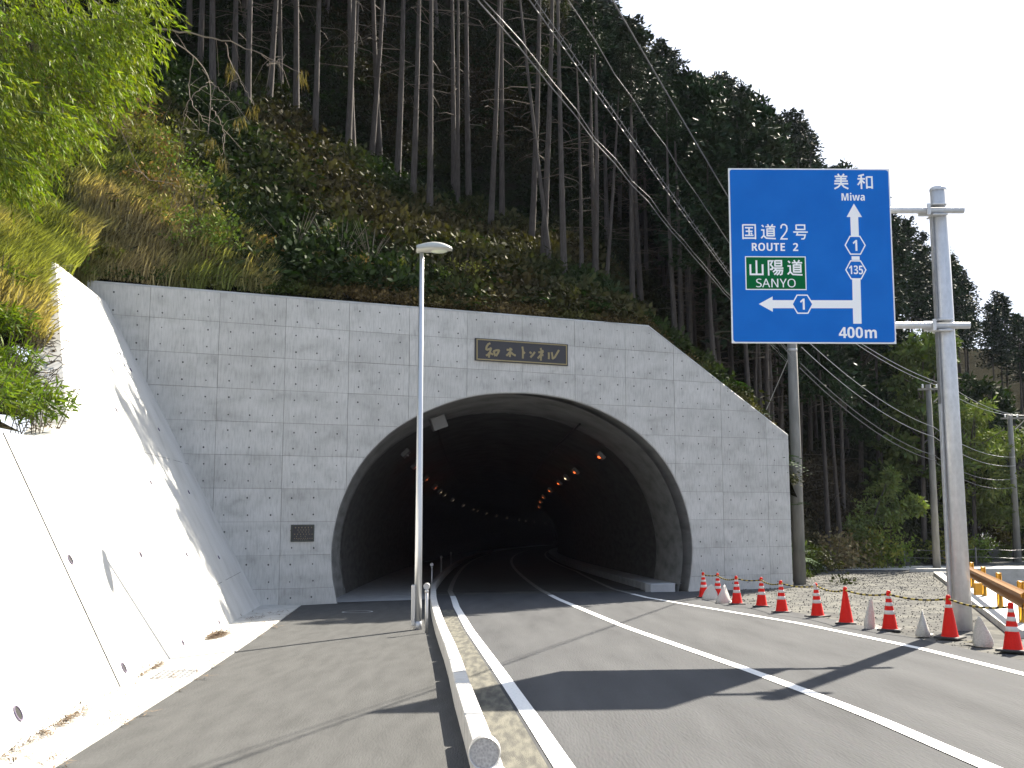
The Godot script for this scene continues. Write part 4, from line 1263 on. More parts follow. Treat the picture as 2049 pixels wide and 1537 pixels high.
func build_guard_rail() -> void:
	# apron the rail stands on, the rail, and what lies beyond the channel
	var a := Vector3(18.14, 0, -43.71)
	var dir := Vector3(-0.343, 0, 0.9393)
	var rt := Vector3(0.9393, 0, 0.343)
	var st := new_st()
	var P := func(s: float, o: float, h: float) -> Vector3:
		var p := a + dir * s + rt * o
		return g3(p.x, p.z, h)
	quad(st, P.call(-0.5, -0.55, 0.1), P.call(-0.5, 0.85, 0.1), P.call(27.6, 0.85, 0.1), P.call(27.6, -0.25, 0.1))
	quad(st, P.call(-0.5, -0.55, -0.1), P.call(-0.5, -0.55, 0.1), P.call(27.6, -0.25, 0.1), P.call(27.6, -0.25, -0.1))
	quad(st, P.call(-0.5, 0.85, 0.1), P.call(-0.5, 0.85, -3.2), P.call(27.6, 0.85, -3.2), P.call(27.6, 0.85, 0.1))
	quad(st, P.call(27.6, -0.25, 0.1), P.call(27.6, 0.85, 0.1), P.call(27.6, 0.85, -0.2), P.call(27.6, -0.25, -0.2))
	structure("apron", done(st), M.wall, "white concrete apron under the guard rail")
	var t := thing("guard_rail", "brown corrugated guard rail on orange yellow posts beside the gravel", "guard rail")
	st = new_st(false)
	var prof := [Vector2(0.0, 0.42), Vector2(-0.03, 0.45), Vector2(-0.075, 0.48), Vector2(-0.075, 0.52), Vector2(-0.015, 0.575), Vector2(-0.015, 0.6), Vector2(-0.075, 0.655), Vector2(-0.075, 0.695), Vector2(-0.03, 0.725), Vector2(0.0, 0.755)]
	var prev := []
	for k in 29:
		var s := -0.4 + k * 1.0
		var cur := []
		for p in prof: cur.append(P.call(s, p.x, p.y))
		if prev.size():
			for i in prof.size() - 1: quad(st, prev[i], cur[i], cur[i + 1], prev[i + 1])
		prev = cur
	part("beam", done(st), M.rail, t)
	for k in 7:
		var s := 0.15 + k * 4.3
		st = new_st(true)
		var q: Vector3 = P.call(s, 0.1, 0.0)
		box(st, q + Vector3(0, 0.42, 0), Vector3(0.12, 0.86, 0.12), Basis(Vector3.UP, -0.35), 0.015)
		part("post", done(st), M.yellow, t)
	st = new_st(true)
	lathe(st, [Vector2(0, 0.07), Vector2(0.05, 0.05), Vector2(0.07, 0.0), Vector2(0.05, -0.05), Vector2(0, -0.07)], 14, P.call(0.15, 0.1, 1.0))
	part("end_reflector", done(st), M.white, t)
	st = new_st()
	box(st, Vector3(8.5, 0.72 + gy(8.5, -19.3), -19.2), Vector3(0.14, 0.22, 0.08), Basis.IDENTITY, 0.01)
	single("yellow_marker", done(st), M.yellow, "small yellow marker box on the right side of the sign pole", "marker")
	# far bank
	st = new_st()
	var b0 := Vector3(20.0, 0, -47.2)
	var bd := Vector3(0.944, 0, 0.33)
	var Q := func(s: float, o: float, h: float) -> Vector3:
		var p := b0 + bd * s + Vector3(0.33, 0, -0.944) * o
		return g3(p.x, p.z, h)
	quad(st, Q.call(-2, -0.06, -3.4), Q.call(40, -0.06, -3.4), Q.call(40, -0.06, 0.12), Q.call(-2, -0.06, 0.12))
	quad(st, Q.call(-2, -0.06, 0.12), Q.call(40, -0.06, 0.12), Q.call(40, 0.5, 0.12), Q.call(-2, 0.5, 0.12))
	quad(st, Q.call(-2, 0.5, 0.12), Q.call(40, 0.5, 0.12), Q.call(40, 0.5, -0.2), Q.call(-2, 0.5, -0.2))
	single("bank_wall", done(st), M.drain, "grey concrete bank wall across the channel behind the guard rail", "wall")
	st = new_st()
	quad(st, Q.call(-8, 2.0, 0.0), Q.call(45, 2.0, 0.0), Q.call(45, 8.0, 0.0), Q.call(-8, 8.0, 0.0))
	structure("side_road", done(st), M.drain, "pale side road passing in front of the wooded bank")
	var f := thing("wire_fence", "low dark wire fence beyond the pale side road at the far right", "fence")
	for k in 8:
		st = new_st()
		var p: Vector3 = Q.call(-2 + k * 3.5, 8.6, 0.0)
		tube(st, [p, p + Vector3(0, 0.95, 0)], [0.045], 6)
		part("post", done(st), M.fixture, f)
	for h in [0.45, 0.85]:
		st = new_st()
		for k in 7:
			var p0: Vector3 = Q.call(-2 + k * 3.5, 8.6, h)
			var p1: Vector3 = Q.call(-2 + (k + 1) * 3.5, 8.6, h)
			tube(st, [p0, p0.lerp(p1, 0.5) + Vector3(0, -0.08, 0), p1], [0.014], 5)
		part("wire", done(st), M.fixture, f)

func sag(a: Vector3, b: Vector3, drop: float, n := 24, wob := 0.0) -> Array:
	var pts := []
	for k in n + 1:
		var f := float(k) / n
		var p := a.lerp(b, f) - Vector3(0, 4.0 * f * (1.0 - f) * drop, 0)
		if wob > 0.0: p += Vector3(noise_b.get_noise_1d(k * 37.0), noise_b.get_noise_1d(k * 37.0 + 900.0), 0) * wob
		pts.append(p)
	return pts

func build_poles() -> void:
	var foot := g3(10.25, -37.45)
	var t := thing("utility_pole", "weathered concrete utility pole standing right of the tunnel portal", "utility pole", foot)
	var st := new_st(true)
	tube(st, [Vector3(0, -0.1, 0), Vector3(0, 4.5, 0), Vector3(0, 9.7, 0)], [0.225, 0.195, 0.165], 18)
	part("pole", done(st), M.pole, t)
	for y in [5.2, 8.4, 9.2]:
		st = new_st(true)
		tube(st, [Vector3(0, y - 0.05, 0), Vector3(0, y + 0.05, 0)], [0.205 - 0.003 * y], 18)
		part("band", done(st), M.steel, t)
	st = new_st()
	box(st, Vector3(0, 8.95, 0.2), Vector3(1.3, 0.09, 0.09))
	part("cross_arm", done(st), M.steel, t)
	st = new_st(true)
	for x in [-0.5, 0.5]: lathe(st, [Vector2(0, 0.2), Vector2(0.05, 0.17), Vector2(0.03, 0.12), Vector2(0.055, 0.08), Vector2(0.03, 0.0)], 10, Vector3(x, 9.0, 0.2))
	part("insulator", done(st), M.white, t)
	# two farther poles by the side road
	var fars := [[21.05, -52.0, 9.15, 0.14, "slim grey utility pole with a crossarm seen left of the sign pole"], [28.95, -60.0, 8.5, 0.15, "farthest utility pole with a crossarm at the right edge"]]
	for q in fars:
		var f := thing("utility_pole", q[4], "utility pole", g3(q[0], q[1]), 0.0)
		st = new_st(true)
		tube(st, [Vector3(0, -0.1, 0), Vector3(0, q[2], 0)], [q[3] + 0.05, q[3] - 0.01], 14)
		part("pole", done(st), M.pole, f)
		st = new_st()
		box(st, Vector3(0.35, q[2] - 0.25, 0.16), Vector3(1.8, 0.1, 0.1), Basis(Vector3.UP, -0.2))
		box(st, Vector3(0.5, q[2] - 0.62, 0.16), Vector3(0.85, 0.05, 0.05), Basis(Vector3(0, 0, 1), 0.75))
		part("cross_arm", done(st), M.pole, f)
		st = new_st(true)
		for x in [-0.35, 0.35, 1.05]: lathe(st, [Vector2(0, 0.2), Vector2(0.06, 0.17), Vector2(0.035, 0.12), Vector2(0.06, 0.06), Vector2(0.03, 0.0)], 8, Vector3(x, q[2] - 0.2, 0.16))
		part("insulator", done(st), M.white, f)
	# overhead lines from the pole towards and over the camera
	var ends := [[Vector3(10.72, 8.45, -37.3), Vector3(-8.7, 7.5, 15.0), 0.25, 0.011, 0.0, "straight uppermost black overhead wire left of the blue sign"], [Vector3(10.5, 7.7, -37.3), Vector3(-8.6, 6.95, 15.0), 0.35, 0.0065, 0.03, "loosely wavy overhead cable second from the top"], [Vector3(10.28, 7.1, -37.3), Vector3(-8.65, 6.75, 15.0), 0.35, 0.007, 0.0, "overhead cable hung with small pale clips"], [Vector3(10.2, 6.85, -37.3), Vector3(-8.8, 6.2, 15.0), 0.4, 0.0065, 0.03, "lowest wavy overhead cable above the forest"]]
	for i in ends.size():
		var e: Array = ends[i]
		var c := thing("overhead_cable", e[5], "cable")
		st = new_st(true)
		tube(st, sag(e[0], e[1], e[2], 60, e[4]), [e[3]], 6)
		part("strand", done(st), M.wire if i == 0 else M.wire_light, c)
		if i >= 2:
			st = new_st(true)
			tube(st, sag(e[0] + Vector3(0.02, 0.07, 0), e[1] + Vector3(0.02, 0.07, 0), e[2] + 0.02, 60, e[4] * 1.6), [0.0055], 6)
			part("messenger", done(st), M.wire_light, c)
		if i == 2:
			st = new_st()
			var pts := sag(e[0], e[1], e[2], 130)
			for k in range(2, 110):
				var p: Vector3 = pts[k]
				tube(st, [p + Vector3(0.02, 0.09, 0), p + Vector3(-0.02, 0.02, 0), p + Vector3(0.03, -0.045, 0), p + Vector3(0.09, -0.03, 0), p + Vector3(0.1, 0.01, 0)], [0.0045], 4)
			var cl := part("hanger_clips", done(st), M.fixture, c)
			cl.set_meta("kind", "stuff")
	# lines onward to the second and third pole
	var p2 := g3(21.05, -52.0)
	var p3 := g3(28.95, -60.0)
	var runs := [[Vector3(10.7, 9.15, -37.3), p2 + Vector3(0.35, 9.1, 0.16)], [Vector3(10.75, 9.2, -37.3), p2 + Vector3(1.05, 9.05, 0.16)], [Vector3(10.6, 8.0, -37.3), p2 + Vector3(0.1, 7.0, 0.15)], [Vector3(10.55, 7.6, -37.3), p2 + Vector3(0.1, 6.5, 0.15)], [Vector3(10.5, 7.0, -37.3), p2 + Vector3(0.15, 5.55, 0.15)], [Vector3(10.45, 6.85, -37.3), p2 + Vector3(0.15, 5.3, 0.15)],
		[p2 + Vector3(0.35, 9.1, 0.16), p3 + Vector3(0.35, 8.4, 0.16)], [p2 + Vector3(1.05, 9.05, 0.16), p3 + Vector3(1.05, 8.4, 0.16)], [p2 + Vector3(0.1, 7.0, 0.15), p3 + Vector3(0.1, 6.0, 0.15)], [p2 + Vector3(0.1, 6.5, 0.15), p3 + Vector3(0.1, 5.5, 0.15)], [p2 + Vector3(0.15, 5.5, 0.15), p3 + Vector3(0.1, 4.8, 0.15)], [p2 + Vector3(0.15, 5.2, 0.15), p3 + Vector3(0.1, 4.3, 0.15)]]
	var ord := ["top", "second", "third", "fourth", "fifth", "lowest"]
	for i in runs.size():
		st = new_st()
		tube(st, sag(runs[i][0], runs[i][1], 0.35 + 0.04 * (i % 6), 16), [0.013 if i % 6 < 4 else 0.018], 5)
		single("overhead_wire", done(st), M.wire_light if i % 6 > 3 else M.steel, "%s overhead wire %s" % [ord[i % 6], "between the pole by the portal and the middle pole" if i < 6 else "between the middle pole and the farthest pole"], "wire", "wires between the poles beyond the gravel")
	# guy wires of the first pole
	st = new_st()
	tube(st, [foot + Vector3(-0.1, 8.2, 0), g3(8.6, -40.0, 3.8)], [0.014], 5)
	single("guy_wire", done(st), M.steel, "thin guy wire slanting down behind the portal's right shoulder", "wire")

# ------------------------------------------------------------------ foliage
class Leaves:
	var v := PackedVector3Array()
	var c := PackedColorArray()
	func tri(a: Vector3, b: Vector3, d: Vector3, col: Color) -> void:
		v.append(a)
		v.append(b)
		v.append(d)
		c.append(col)
		c.append(col)
		c.append(col)
	func leaf(p: Vector3, dir: Vector3, side: Vector3, l: float, w: float, col: Color) -> void:
		var m := p + dir * l * 0.45
		var e := p + dir * l
		tri(p, m + side * w, e, col)
		tri(p, e, m - side * w, col)
	func mesh() -> ArrayMesh:
		var a := []
		a.resize(Mesh.ARRAY_MAX)
		a[Mesh.ARRAY_VERTEX] = v
		a[Mesh.ARRAY_COLOR] = c
		var m := ArrayMesh.new()
		m.add_surface_from_arrays(Mesh.PRIMITIVE_TRIANGLES, a)
		return m

func rdir() -> Vector3:
	var z := rng.randf_range(-1, 1)
	var a := rng.randf() * TAU
	var r := sqrt(1.0 - z * z)
	return Vector3(r * cos(a), z, r * sin(a))

func vary(c: Color, amt := 0.25) -> Color:
	var k := 1.0 + rng.randf_range(-amt, amt)
	return Color(c.r * k * (1.0 + rng.randf_range(-0.12, 0.12)), c.g * k, c.b * k, 1.0)

func cedar_crown(h: float, rad: float, tint: Color, dens := 1.0) -> ArrayMesh:   # crown from y = 0 to h
	var L := Leaves.new()
	var n := int(62 * dens)
	for i in n:
		var f := (i + rng.randf()) / n
		var y := h * f
		var reach := rad * (0.35 + 0.65 * sin(PI * clampf(0.25 + f * 0.62, 0, 1))) * pow(1.0 - f, 0.42) * rng.randf_range(0.7, 1.15) + 0.12
		var an := rng.randf() * TAU
		var out := Vector3(cos(an), 0, sin(an))
		var tone := vary(tint, 0.35)
		for k in 46:
			var g := pow(rng.randf(), 0.7)
			var p := Vector3(0, y, 0) + out * reach * g + Vector3(0, 0.22 * reach * g - 0.42 * reach * g * g, 0)
			p += rdir() * 0.26 * (0.5 + g)
			var d := (out * 0.8 + rdir() * 0.8 + Vector3(0, -0.25 + 0.5 * f, 0)).normalized()
			var s := d.cross(rdir()).normalized()
			var l := rng.randf_range(0.18, 0.42)
			L.leaf(p, d, s, l, l * rng.randf_range(0.16, 0.3), vary(tone, 0.2))
	return L.mesh()

func blob_leaves(L: Leaves, c: Vector3, r: Vector3, n: int, l0: float, l1: float, wr: float, droop: float, tint: Color, clump := 0.45) -> void:
	var centers := []
	for k in maxi(4, n / 26): centers.append(c + rdir() * r * pow(rng.randf(), 0.45))
	for i in n:
		var q: Vector3 = centers[rng.randi() % centers.size()]
		var p := q + rdir() * r * clump * pow(rng.randf(), 0.6)
		var d := ((p - c).normalized() * 0.5 + rdir() + Vector3(0, -droop, 0)).normalized()
		var s := d.cross(rdir()).normalized()
		var l := rng.randf_range(l0, l1)
		L.leaf(p, d, s, l, l * wr, vary(tint, 0.3))

func zone_words(x: float, d: float) -> String:
	var px := 512.0 + x / d * 1036.0
	var deep := "in the back rows " if d > 58.0 else ("in the middle rows " if d > 46.0 else "")
	if px < 180.0: return deep + "behind the bamboo at upper left"
	if px < 280.0: return deep + "above the portal's left end"
	if px < 400.0: return deep + "left of the street lamp's head"
	if px < 470.0: return deep + "above the street lamp's head"
	if px < 530.0: return deep + "above the name plaque's left half"
	if px < 590.0: return deep + "above the name plaque's right half"
	if px < 660.0: return deep + "above the portal's sloping shoulder"
	if px < 730.0: return deep + "left of the blue sign"
	if px < 790.0: return deep + "behind the blue sign's left half"
	if px < 850.0: return deep + "behind the blue sign's right half"
	if px < 900.0: return deep + "between utility pole and sign pole"
	if px < 960.0: return deep + "behind the sign pole"
	return deep + "right of the sign pole"

const SKYLINE := [[0.05, 0.58], [0.08, 0.53], [0.11, 0.495], [0.15, 0.47], [0.18, 0.435], [0.224, 0.43], [0.26, 0.395], [0.29, 0.39], [0.316, 0.35], [0.36, 0.325], [0.4, 0.27], [0.44, 0.245], [0.5, 0.2], [0.7, 0.11]]   # tree tops as seen: x over distance, height over distance

func build_forest() -> void:
	var protos := []
	for k in 6:
		var h := 14.0 + k * 0.5
		var t := Node3D.new()
		var st := new_st(true)
		var pts := []
		var rad := []
		var bx := rng.randf_range(-0.25, 0.25)
		var bz := rng.randf_range(-0.25, 0.25)
		for i in 7:
			var f := i / 6.0
			pts.append(Vector3(bx * sin(f * 3.0), -0.6 + (h + 0.5) * f, bz * sin(f * 2.4)))
			rad.append(lerpf(0.135, 0.02, pow(f, 0.9)) * (1.12 if i == 0 else 1.0))
		tube(st, pts, rad, 9, false)
		part("trunk", done(st), M.bark, t)
		st = new_st()
		for q in 16:
			var y := rng.randf_range(h * 0.2, h * 0.58)
			var an := rng.randf() * TAU
			var o := Vector3(cos(an), rng.randf_range(-0.25, 0.2), sin(an))
			var l := rng.randf_range(0.5, 1.6)
			tube(st, [Vector3(bx * sin(3.0 * y / h), y, bz * sin(2.4 * y / h)), Vector3(0, y, 0) + o * l * 0.6, Vector3(0, y - 0.12, 0) + o * l], [0.018, 0.012, 0.005], 3, false)
		part("dead_branches", done(st), M.twig, t).set_meta("kind", "stuff")
		var cr := part("crown", cedar_crown(h * (0.47 + 0.03 * (k % 3)), 1.7 + 0.15 * (k % 3), [Color(0.022, 0.034, 0.017), Color(0.026, 0.042, 0.018), Color(0.03, 0.04, 0.022)][k % 3], 1.15), M.cedar, t)
		cr.position = Vector3(0, h * (0.55 - 0.03 * (k % 3)), 0)
		protos.append(t)
	var used := []
	var to_sun := Vector3(sin(deg_to_rad(34.5)) * cos(deg_to_rad(40.5)), sin(deg_to_rad(40.5)), -cos(deg_to_rad(34.5)) * cos(deg_to_rad(40.5)))
	# open ground on the left slope that the sun reaches through the thinned edge of the forest
	var clear := []
	for q in [[-12.5, -33.2], [-11.2, -31.8], [-9.8, -30.4], [-8.4, -29.2], [-12.2, -30.8], [-10.6, -29.2], [-13.8, -31.2], [-12.2, -27.8], [-11.6, -25.2], [-14.2, -28.4], [-11.0, -22.5], [-10.0, -20.0], [-13.0, -24.0], [-9.4, -28.4], [-13.6, -34.2]]:
		clear.append(Vector3(q[0], hill(q[0], q[1]) + 0.3, q[1]))
	for q in [[-26.0, 6.5], [-24.0, 6.0], [-24.0, 3.0], [-22.5, 4.8], [-20.0, 2.2], [-19.0, 3.5], [-25.5, 2.0]]: clear.append(wp(q[0], q[1]))
	for q in [[18.8, 3.6, -53.5], [18.2, 1.6, -53.0], [19.6, 1.2, -53.5], [20.2, 3.4, -54.0], [26.5, 8.5, -61.0], [29.5, 8.0, -62.0], [24.0, 10.0, -60.0]]: clear.append(Vector3(q[0], q[1], q[2]))
	clear.append(wp(-25.0, 4.0))
	clear.append(wp(-22.0, 1.0))
	clear.append(wp(-21.0, 4.0))
	clear.append(wp(-17.0, 1.0))
	var shades := func(foot: Vector3, h: float, r: float) -> bool:
		for c in clear:
			for k in 4:
				var a: Vector3 = foot + Vector3(0, h * (0.54 + 0.15 * k), 0) - c
				if (a - to_sun * a.dot(to_sun)).length() < r * (1.0 - 0.16 * k) + 0.5: return true
		return false
	var put := func(x: float, z: float, lean: Vector2, scale: float, front: bool, sparse: bool) -> void:
		var q := portal_uw(x, z)
		var d := -z
		var top := 1.75 + tab(SKYLINE, x / d) * d
		var hgt: float = scale * 15.0
		if x / d > 0.07: hgt = clampf(minf(hgt * 1.25, top - hill(x, z)), 5.5, 19.0)
		var foot := Vector3(x, hill(x, z) - 0.1, z)
		var slim := false
		if shades.call(foot, hgt, 1.9 * scale):
			if not front: return
			hgt = 21.0 if x / d < 0.06 else minf(24.0, top - foot.y)
			hgt = clampf(hgt, 8.0, 21.0)
			slim = shades.call(foot, hgt, 1.7 * scale)
		used.append(Vector2(x, z))
		var lab: String = ("bare front cedar trunk " if front else "dark cedar ") + zone_words(x, d)
		var o := copy(protos[rng.randi() % 6], "cedar_tree", lab, foot, rng.randf() * TAU, ("front cedars " if front else "inner cedars ") + zone_words(x, d))
		o.set_meta("category", "tree")
		o.scale = Vector3(scale, hgt / 16.6, scale)
		if slim:
			var cr: Node3D = o.get_node("crown")
			cr.scale = Vector3(0.34, 0.36, 0.34)
			cr.position.y += 4.6
		o.rotation.z = lean.x
		o.rotation.x = lean.y
	var front := [[-11.3, -37.7], [-10.7, -38.4], [-10.0, -37.8], [-9.8, -39.9], [-8.8, -40.6], [-7.8, -39.5], [-6.6, -40.0], [-6.4, -40.7], [-6.0, -42.4], [-5.6, -42.9], [-4.7, -40.7], [-3.8, -38.4], [-3.1, -37.9], [-2.5, -43.3], [-1.8, -43.0], [-0.9, -39.9], [-0.4, -41.0], [0.7, -39.6], [1.1, -37.6], [1.9, -36.6], [3.1, -38.5], [3.4, -40.5], [4.75, -40.0], [5.3, -41.5], [6.5, -40.2], [7.0, -42.5], [9.7, -41.0], [10.4, -42.5], [15.4, -51.0], [16.6, -52.5]]
	for p in front:
		put.call(p[0], p[1], Vector2(rng.randf_range(-0.045, 0.02), rng.randf_range(-0.02, 0.03)), rng.randf_range(0.96, 1.1), true, false)
	# a few thin leaning ones
	for p in [[1.5, -37.0, -0.14], [2.6, -38.0, -0.2], [-2.2, -41.0, -0.1], [3.6, -39.5, -0.12]]:
		put.call(p[0], p[1], Vector2(p[2], 0.0), 0.72, true, false)
	var tries := 0
	while used.size() < 268 and tries < 20000:
		tries += 1
		var x := rng.randf_range(-38.0, 52.0)
		var z := rng.randf_range(-92.0, -38.0)
		var q := portal_uw(x, z)
		var lim: float
		if q.x < 19.0: lim = lerpf(14.5, 7.0, clampf((q.x + 4.0) / 20.0, 0, 1))
		else: lim = tab(TOE, q.x) + (2.5 if q.x < 33.0 else 9.0)
		if q.x > 26.0 and rng.randf() < 0.62: continue
		if q.y < lim or q.y > lim + 30.0: continue
		if absf(x / z) > 0.62: continue
		# thin out towards the back
		if rng.randf() < (q.y - lim) / 60.0: continue
		var bad := false
		var gap := 1.4 if q.y < lim + 12.0 else 2.1
		for o in used:
			if o.distance_squared_to(Vector2(x, z)) < gap * gap:
				bad = true
				break
		if bad: continue
		put.call(x, z, Vector2(rng.randf_range(-0.04, 0.03), rng.randf_range(-0.03, 0.03)), rng.randf_range(0.88, 1.12) * (0.86 if q.x > 24.0 else 1.0), false, false)
	for i in 260:
		if used.size() > 298: break
		var dd := rng.randf_range(45.0, 64.0)
		var xr := rng.randf_range(0.09, 0.36)
		var pt := Vector2(xr * dd, -dd)
		var q := portal_uw(pt.x, pt.y)
		if q.x > 20.0 and q.y < tab(TOE, q.x) + 2.0: continue
		if used.any(func(o): return o.distance_squared_to(pt) < 2.0): continue
		put.call(pt.x, pt.y, Vector2(rng.randf_range(-0.04, 0.03), rng.randf_range(-0.03, 0.03)), rng.randf_range(0.95, 1.12), false, false)
	for p in protos: p.free()

func build_undergrowth() -> void:
	# one clump of leaves, set thousands of times on the shaded slope
	rng.seed = 12
	var L := Leaves.new()
	for i in 100:
		var p := rdir() * Vector3(0.5, 0.32, 0.5) * pow(rng.randf(), 0.5) + Vector3(0, 0.25, 0)
		var d := (rdir() + Vector3(0, 0.25, 0)).normalized()
		var s := d.cross(rdir()).normalized()
		var l := rng.randf_range(0.07, 0.2)
		L.leaf(p, d, s, l, l * 0.27, Color.WHITE * rng.randf_range(0.5, 1.25))
	var clump := L.mesh()
	L = Leaves.new()
	for i in 9:                                        # a fern: arching fronds with leaflets
		var an := TAU * i / 9.0 + rng.randf() * 0.4
		var o := Vector3(cos(an), 0, sin(an))
		var side := Vector3(-o.z, 0, o.x)
		for k in 9:
			var f := (k + 1) / 9.0
			var p := o * 0.7 * f + Vector3(0, 0.55 * f - 0.6 * f * f, 0)
			for sg in [-1, 1]:
				L.leaf(p, (side * sg + o * 0.5 + Vector3(0, -0.15, 0)).normalized(), o, 0.2 * (1.15 - f), 0.03, Color.WHITE * rng.randf_range(0.8, 1.2))
	var fern := L.mesh()
	var at := []
	var tint := []
	var at2 := []
	var tint2 := []
	var n := 0
	while at.size() < 9500 and n < 80000:
		n += 1
		var u := rng.randf_range(-12.0, 24.0)
		var w := 0.5 + pow(rng.randf(), 0.85) * 24.0
		var p := PO + DU * u - PN * w
		if left_slope(p.x, p.z) > hill(p.x, p.z) - 0.1 and rng.randf() < 0.93: continue
		var k := noise_b.get_noise_2d(p.x * 9.0, p.z * 9.0)
		if w > 9.0 and k < -0.05 and rng.randf() < 0.6: continue
		var s := rng.randf_range(0.7, 1.7) * (1.0 if w < 12.0 else 0.8)
		var y := hill_bumpy(p.x, p.z)
		var b := Basis(Vector3.UP, rng.randf() * TAU).rotated(Vector3.RIGHT, rng.randf_range(-0.3, 0.3)).scaled(Vector3(s, s * rng.randf_range(0.6, 1.2), s))
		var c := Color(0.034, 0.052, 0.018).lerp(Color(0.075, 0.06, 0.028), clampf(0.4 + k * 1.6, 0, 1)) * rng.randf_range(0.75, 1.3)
		if rng.randf() < 0.3:
			at2.append(Transform3D(b, Vector3(p.x, y + 0.05, p.z)))
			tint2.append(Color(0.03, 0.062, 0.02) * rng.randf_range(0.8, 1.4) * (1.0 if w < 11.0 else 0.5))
		else:
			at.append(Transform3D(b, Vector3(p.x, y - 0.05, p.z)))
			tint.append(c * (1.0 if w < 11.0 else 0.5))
	for i in 1100:
		var u := rng.randf_range(-1.5, 20.0)
		var w := rng.randf_range(0.3, 1.5)
		var p := PO + DU * u - PN * w
		var s := rng.randf_range(0.35, 0.8)
		at.append(Transform3D(Basis(Vector3.UP, rng.randf() * TAU).scaled(Vector3(s, s, s)), Vector3(p.x, hill(p.x, p.z), p.z)))
		var k := noise_b.get_noise_2d(p.x * 14.0, p.z * 14.0)
		tint.append(Color(0.06, 0.085, 0.022).lerp(Color(0.15, 0.11, 0.05), clampf(0.5 + k * 2.0, 0, 1)) * rng.randf_range(0.7, 1.4))
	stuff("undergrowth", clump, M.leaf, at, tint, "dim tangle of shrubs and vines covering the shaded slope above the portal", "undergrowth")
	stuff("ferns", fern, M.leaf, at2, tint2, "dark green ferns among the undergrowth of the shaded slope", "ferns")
	# brush on the bank right of the utility pole, and weeds along its foot
	at = []
	tint = []
	while at.size() < 5200:
		var u := rng.randf_range(21.0, 58.0)
		var t0 := tab(TOE, u)
		var w := t0 + (rng.randf_range(0.0, 13.0) if at.size() < 3200 else rng.randf_range(10.0, 38.0))
		var p := PO + DU * u - PN * w
		var k := noise_b.get_noise_2d(p.x * 7.0 + 300.0, p.z * 7.0)
		var s := rng.randf_range(0.7, 1.5) * (0.45 if w < t0 + 0.6 else 1.0)
		at.append(Transform3D(Basis(Vector3.UP, rng.randf() * TAU).scaled(Vector3(s, s * rng.randf_range(0.7, 1.5), s)), Vector3(p.x, hill_bumpy(p.x, p.z) - 0.1, p.z)))
		var c := Color(0.03, 0.036, 0.015).lerp(Color(0.075, 0.058, 0.036), clampf(0.5 + k * 1.8, 0, 1)) * rng.randf_range(0.6, 1.3)
		if w < t0 + 0.8: c = Color(0.1, 0.13, 0.03) * rng.randf_range(0.8, 1.2)
		tint.append(c)
	stuff("bank_brush", clump, M.leaf, at, tint, "dry brown and green brush on the bank right of the utility pole", "brush")

func build_grass_slope() -> void:
	rng.seed = 21
	var L := Leaves.new()
	for i in 20:
		var an := rng.randf() * TAU
		var o := Vector3(cos(an), 0, sin(an)) * rng.randf() * 0.18
		var lean := Vector3(rng.randf_range(-0.1, 0.65), 1.0, rng.randf_range(-0.35, 0.4)).normalized()
		var l := rng.randf_range(0.22, 0.6)
		var side := lean.cross(rdir()).normalized() * 0.012
		var mid := o + lean * l * 0.6
		var e := o + lean * l + Vector3(0.14, -0.06, 0.05) * l * 1.6
		var c := Color.WHITE * rng.randf_range(0.7, 1.25)
		L.tri(o - side, o + side, mid + side, c)
		L.tri(o - side, mid + side, mid - side, c)
		L.tri(mid - side, mid + side, e, c)
	var tuft := L.mesh()
	var at := []
	var tint := []
	var n := 0
	while at.size() < 21000 and n < 300000:
		n += 1
		var z := rng.randf_range(-37.0, -9.0)
		var x := rng.randf_range(-19.0, -6.0)
		var d := tab(WALL, z, 1) - x
		var q := portal_uw(x, z)
		if d < 0.4 and q.y < 0.32: continue
		if hill(x, z) > left_slope(x, z) + (0.35 if q.y > 0.0 else 3.0): continue
		var k := noise_b.get_noise_2d(x * 8.0, z * 8.0)
		var k2 := noise_b.get_noise_2d(x * 30.0, z * 30.0 + 500.0)
		var s := rng.randf_range(0.8, 1.6)
		at.append(Transform3D(Basis(Vector3.UP, rng.randf_range(-0.9, 0.9)).scaled(Vector3(s, s, s)), Vector3(x, hill_bumpy(x, z) - 0.04, z)))
		var c := Color(0.17, 0.2, 0.06).lerp(Color(0.36, 0.3, 0.17), clampf(0.36 + k * 1.9 + k2 * 0.9, 0, 1))
		tint.append(c * rng.randf_range(0.75, 1.7))
	# low weeds among the grass
	var W := Leaves.new()
	for i in 70:
		var p := rdir() * Vector3(0.3, 0.2, 0.3) * pow(rng.randf(), 0.5) + Vector3(0, 0.18, 0)
		var d := (rdir() + Vector3(0.2, 0.3, 0)).normalized()
		var l := rng.randf_range(0.07, 0.16)
		W.leaf(p, d, d.cross(rdir()).normalized(), l, l * 0.28, Color.WHITE * rng.randf_range(0.6, 1.3))
	var wat := []
	var wtint := []
	for i in 700:
		var t: Transform3D = at[rng.randi() % at.size()]
		if noise_b.get_noise_2d(t.origin.x * 12.0 + 70.0, t.origin.z * 12.0) < 0.02: continue
		var s := rng.randf_range(0.6, 1.5)
		wat.append(Transform3D(Basis(Vector3.UP, rng.randf() * TAU).scaled(Vector3(s, s, s)), t.origin))
		wtint.append(Color(0.1, 0.16, 0.03).lerp(Color(0.22, 0.17, 0.05), rng.randf()) * rng.randf_range(0.6, 1.3))
	stuff("slope_weeds", W.mesh(), M.leaf, wat, wtint, "leafy green weeds scattered over the sunlit grass slope", "weeds")
	stuff("slope_grass", tuft, M.grass, at, tint, "long sunlit green and straw coloured grass on the left slope", "grass")

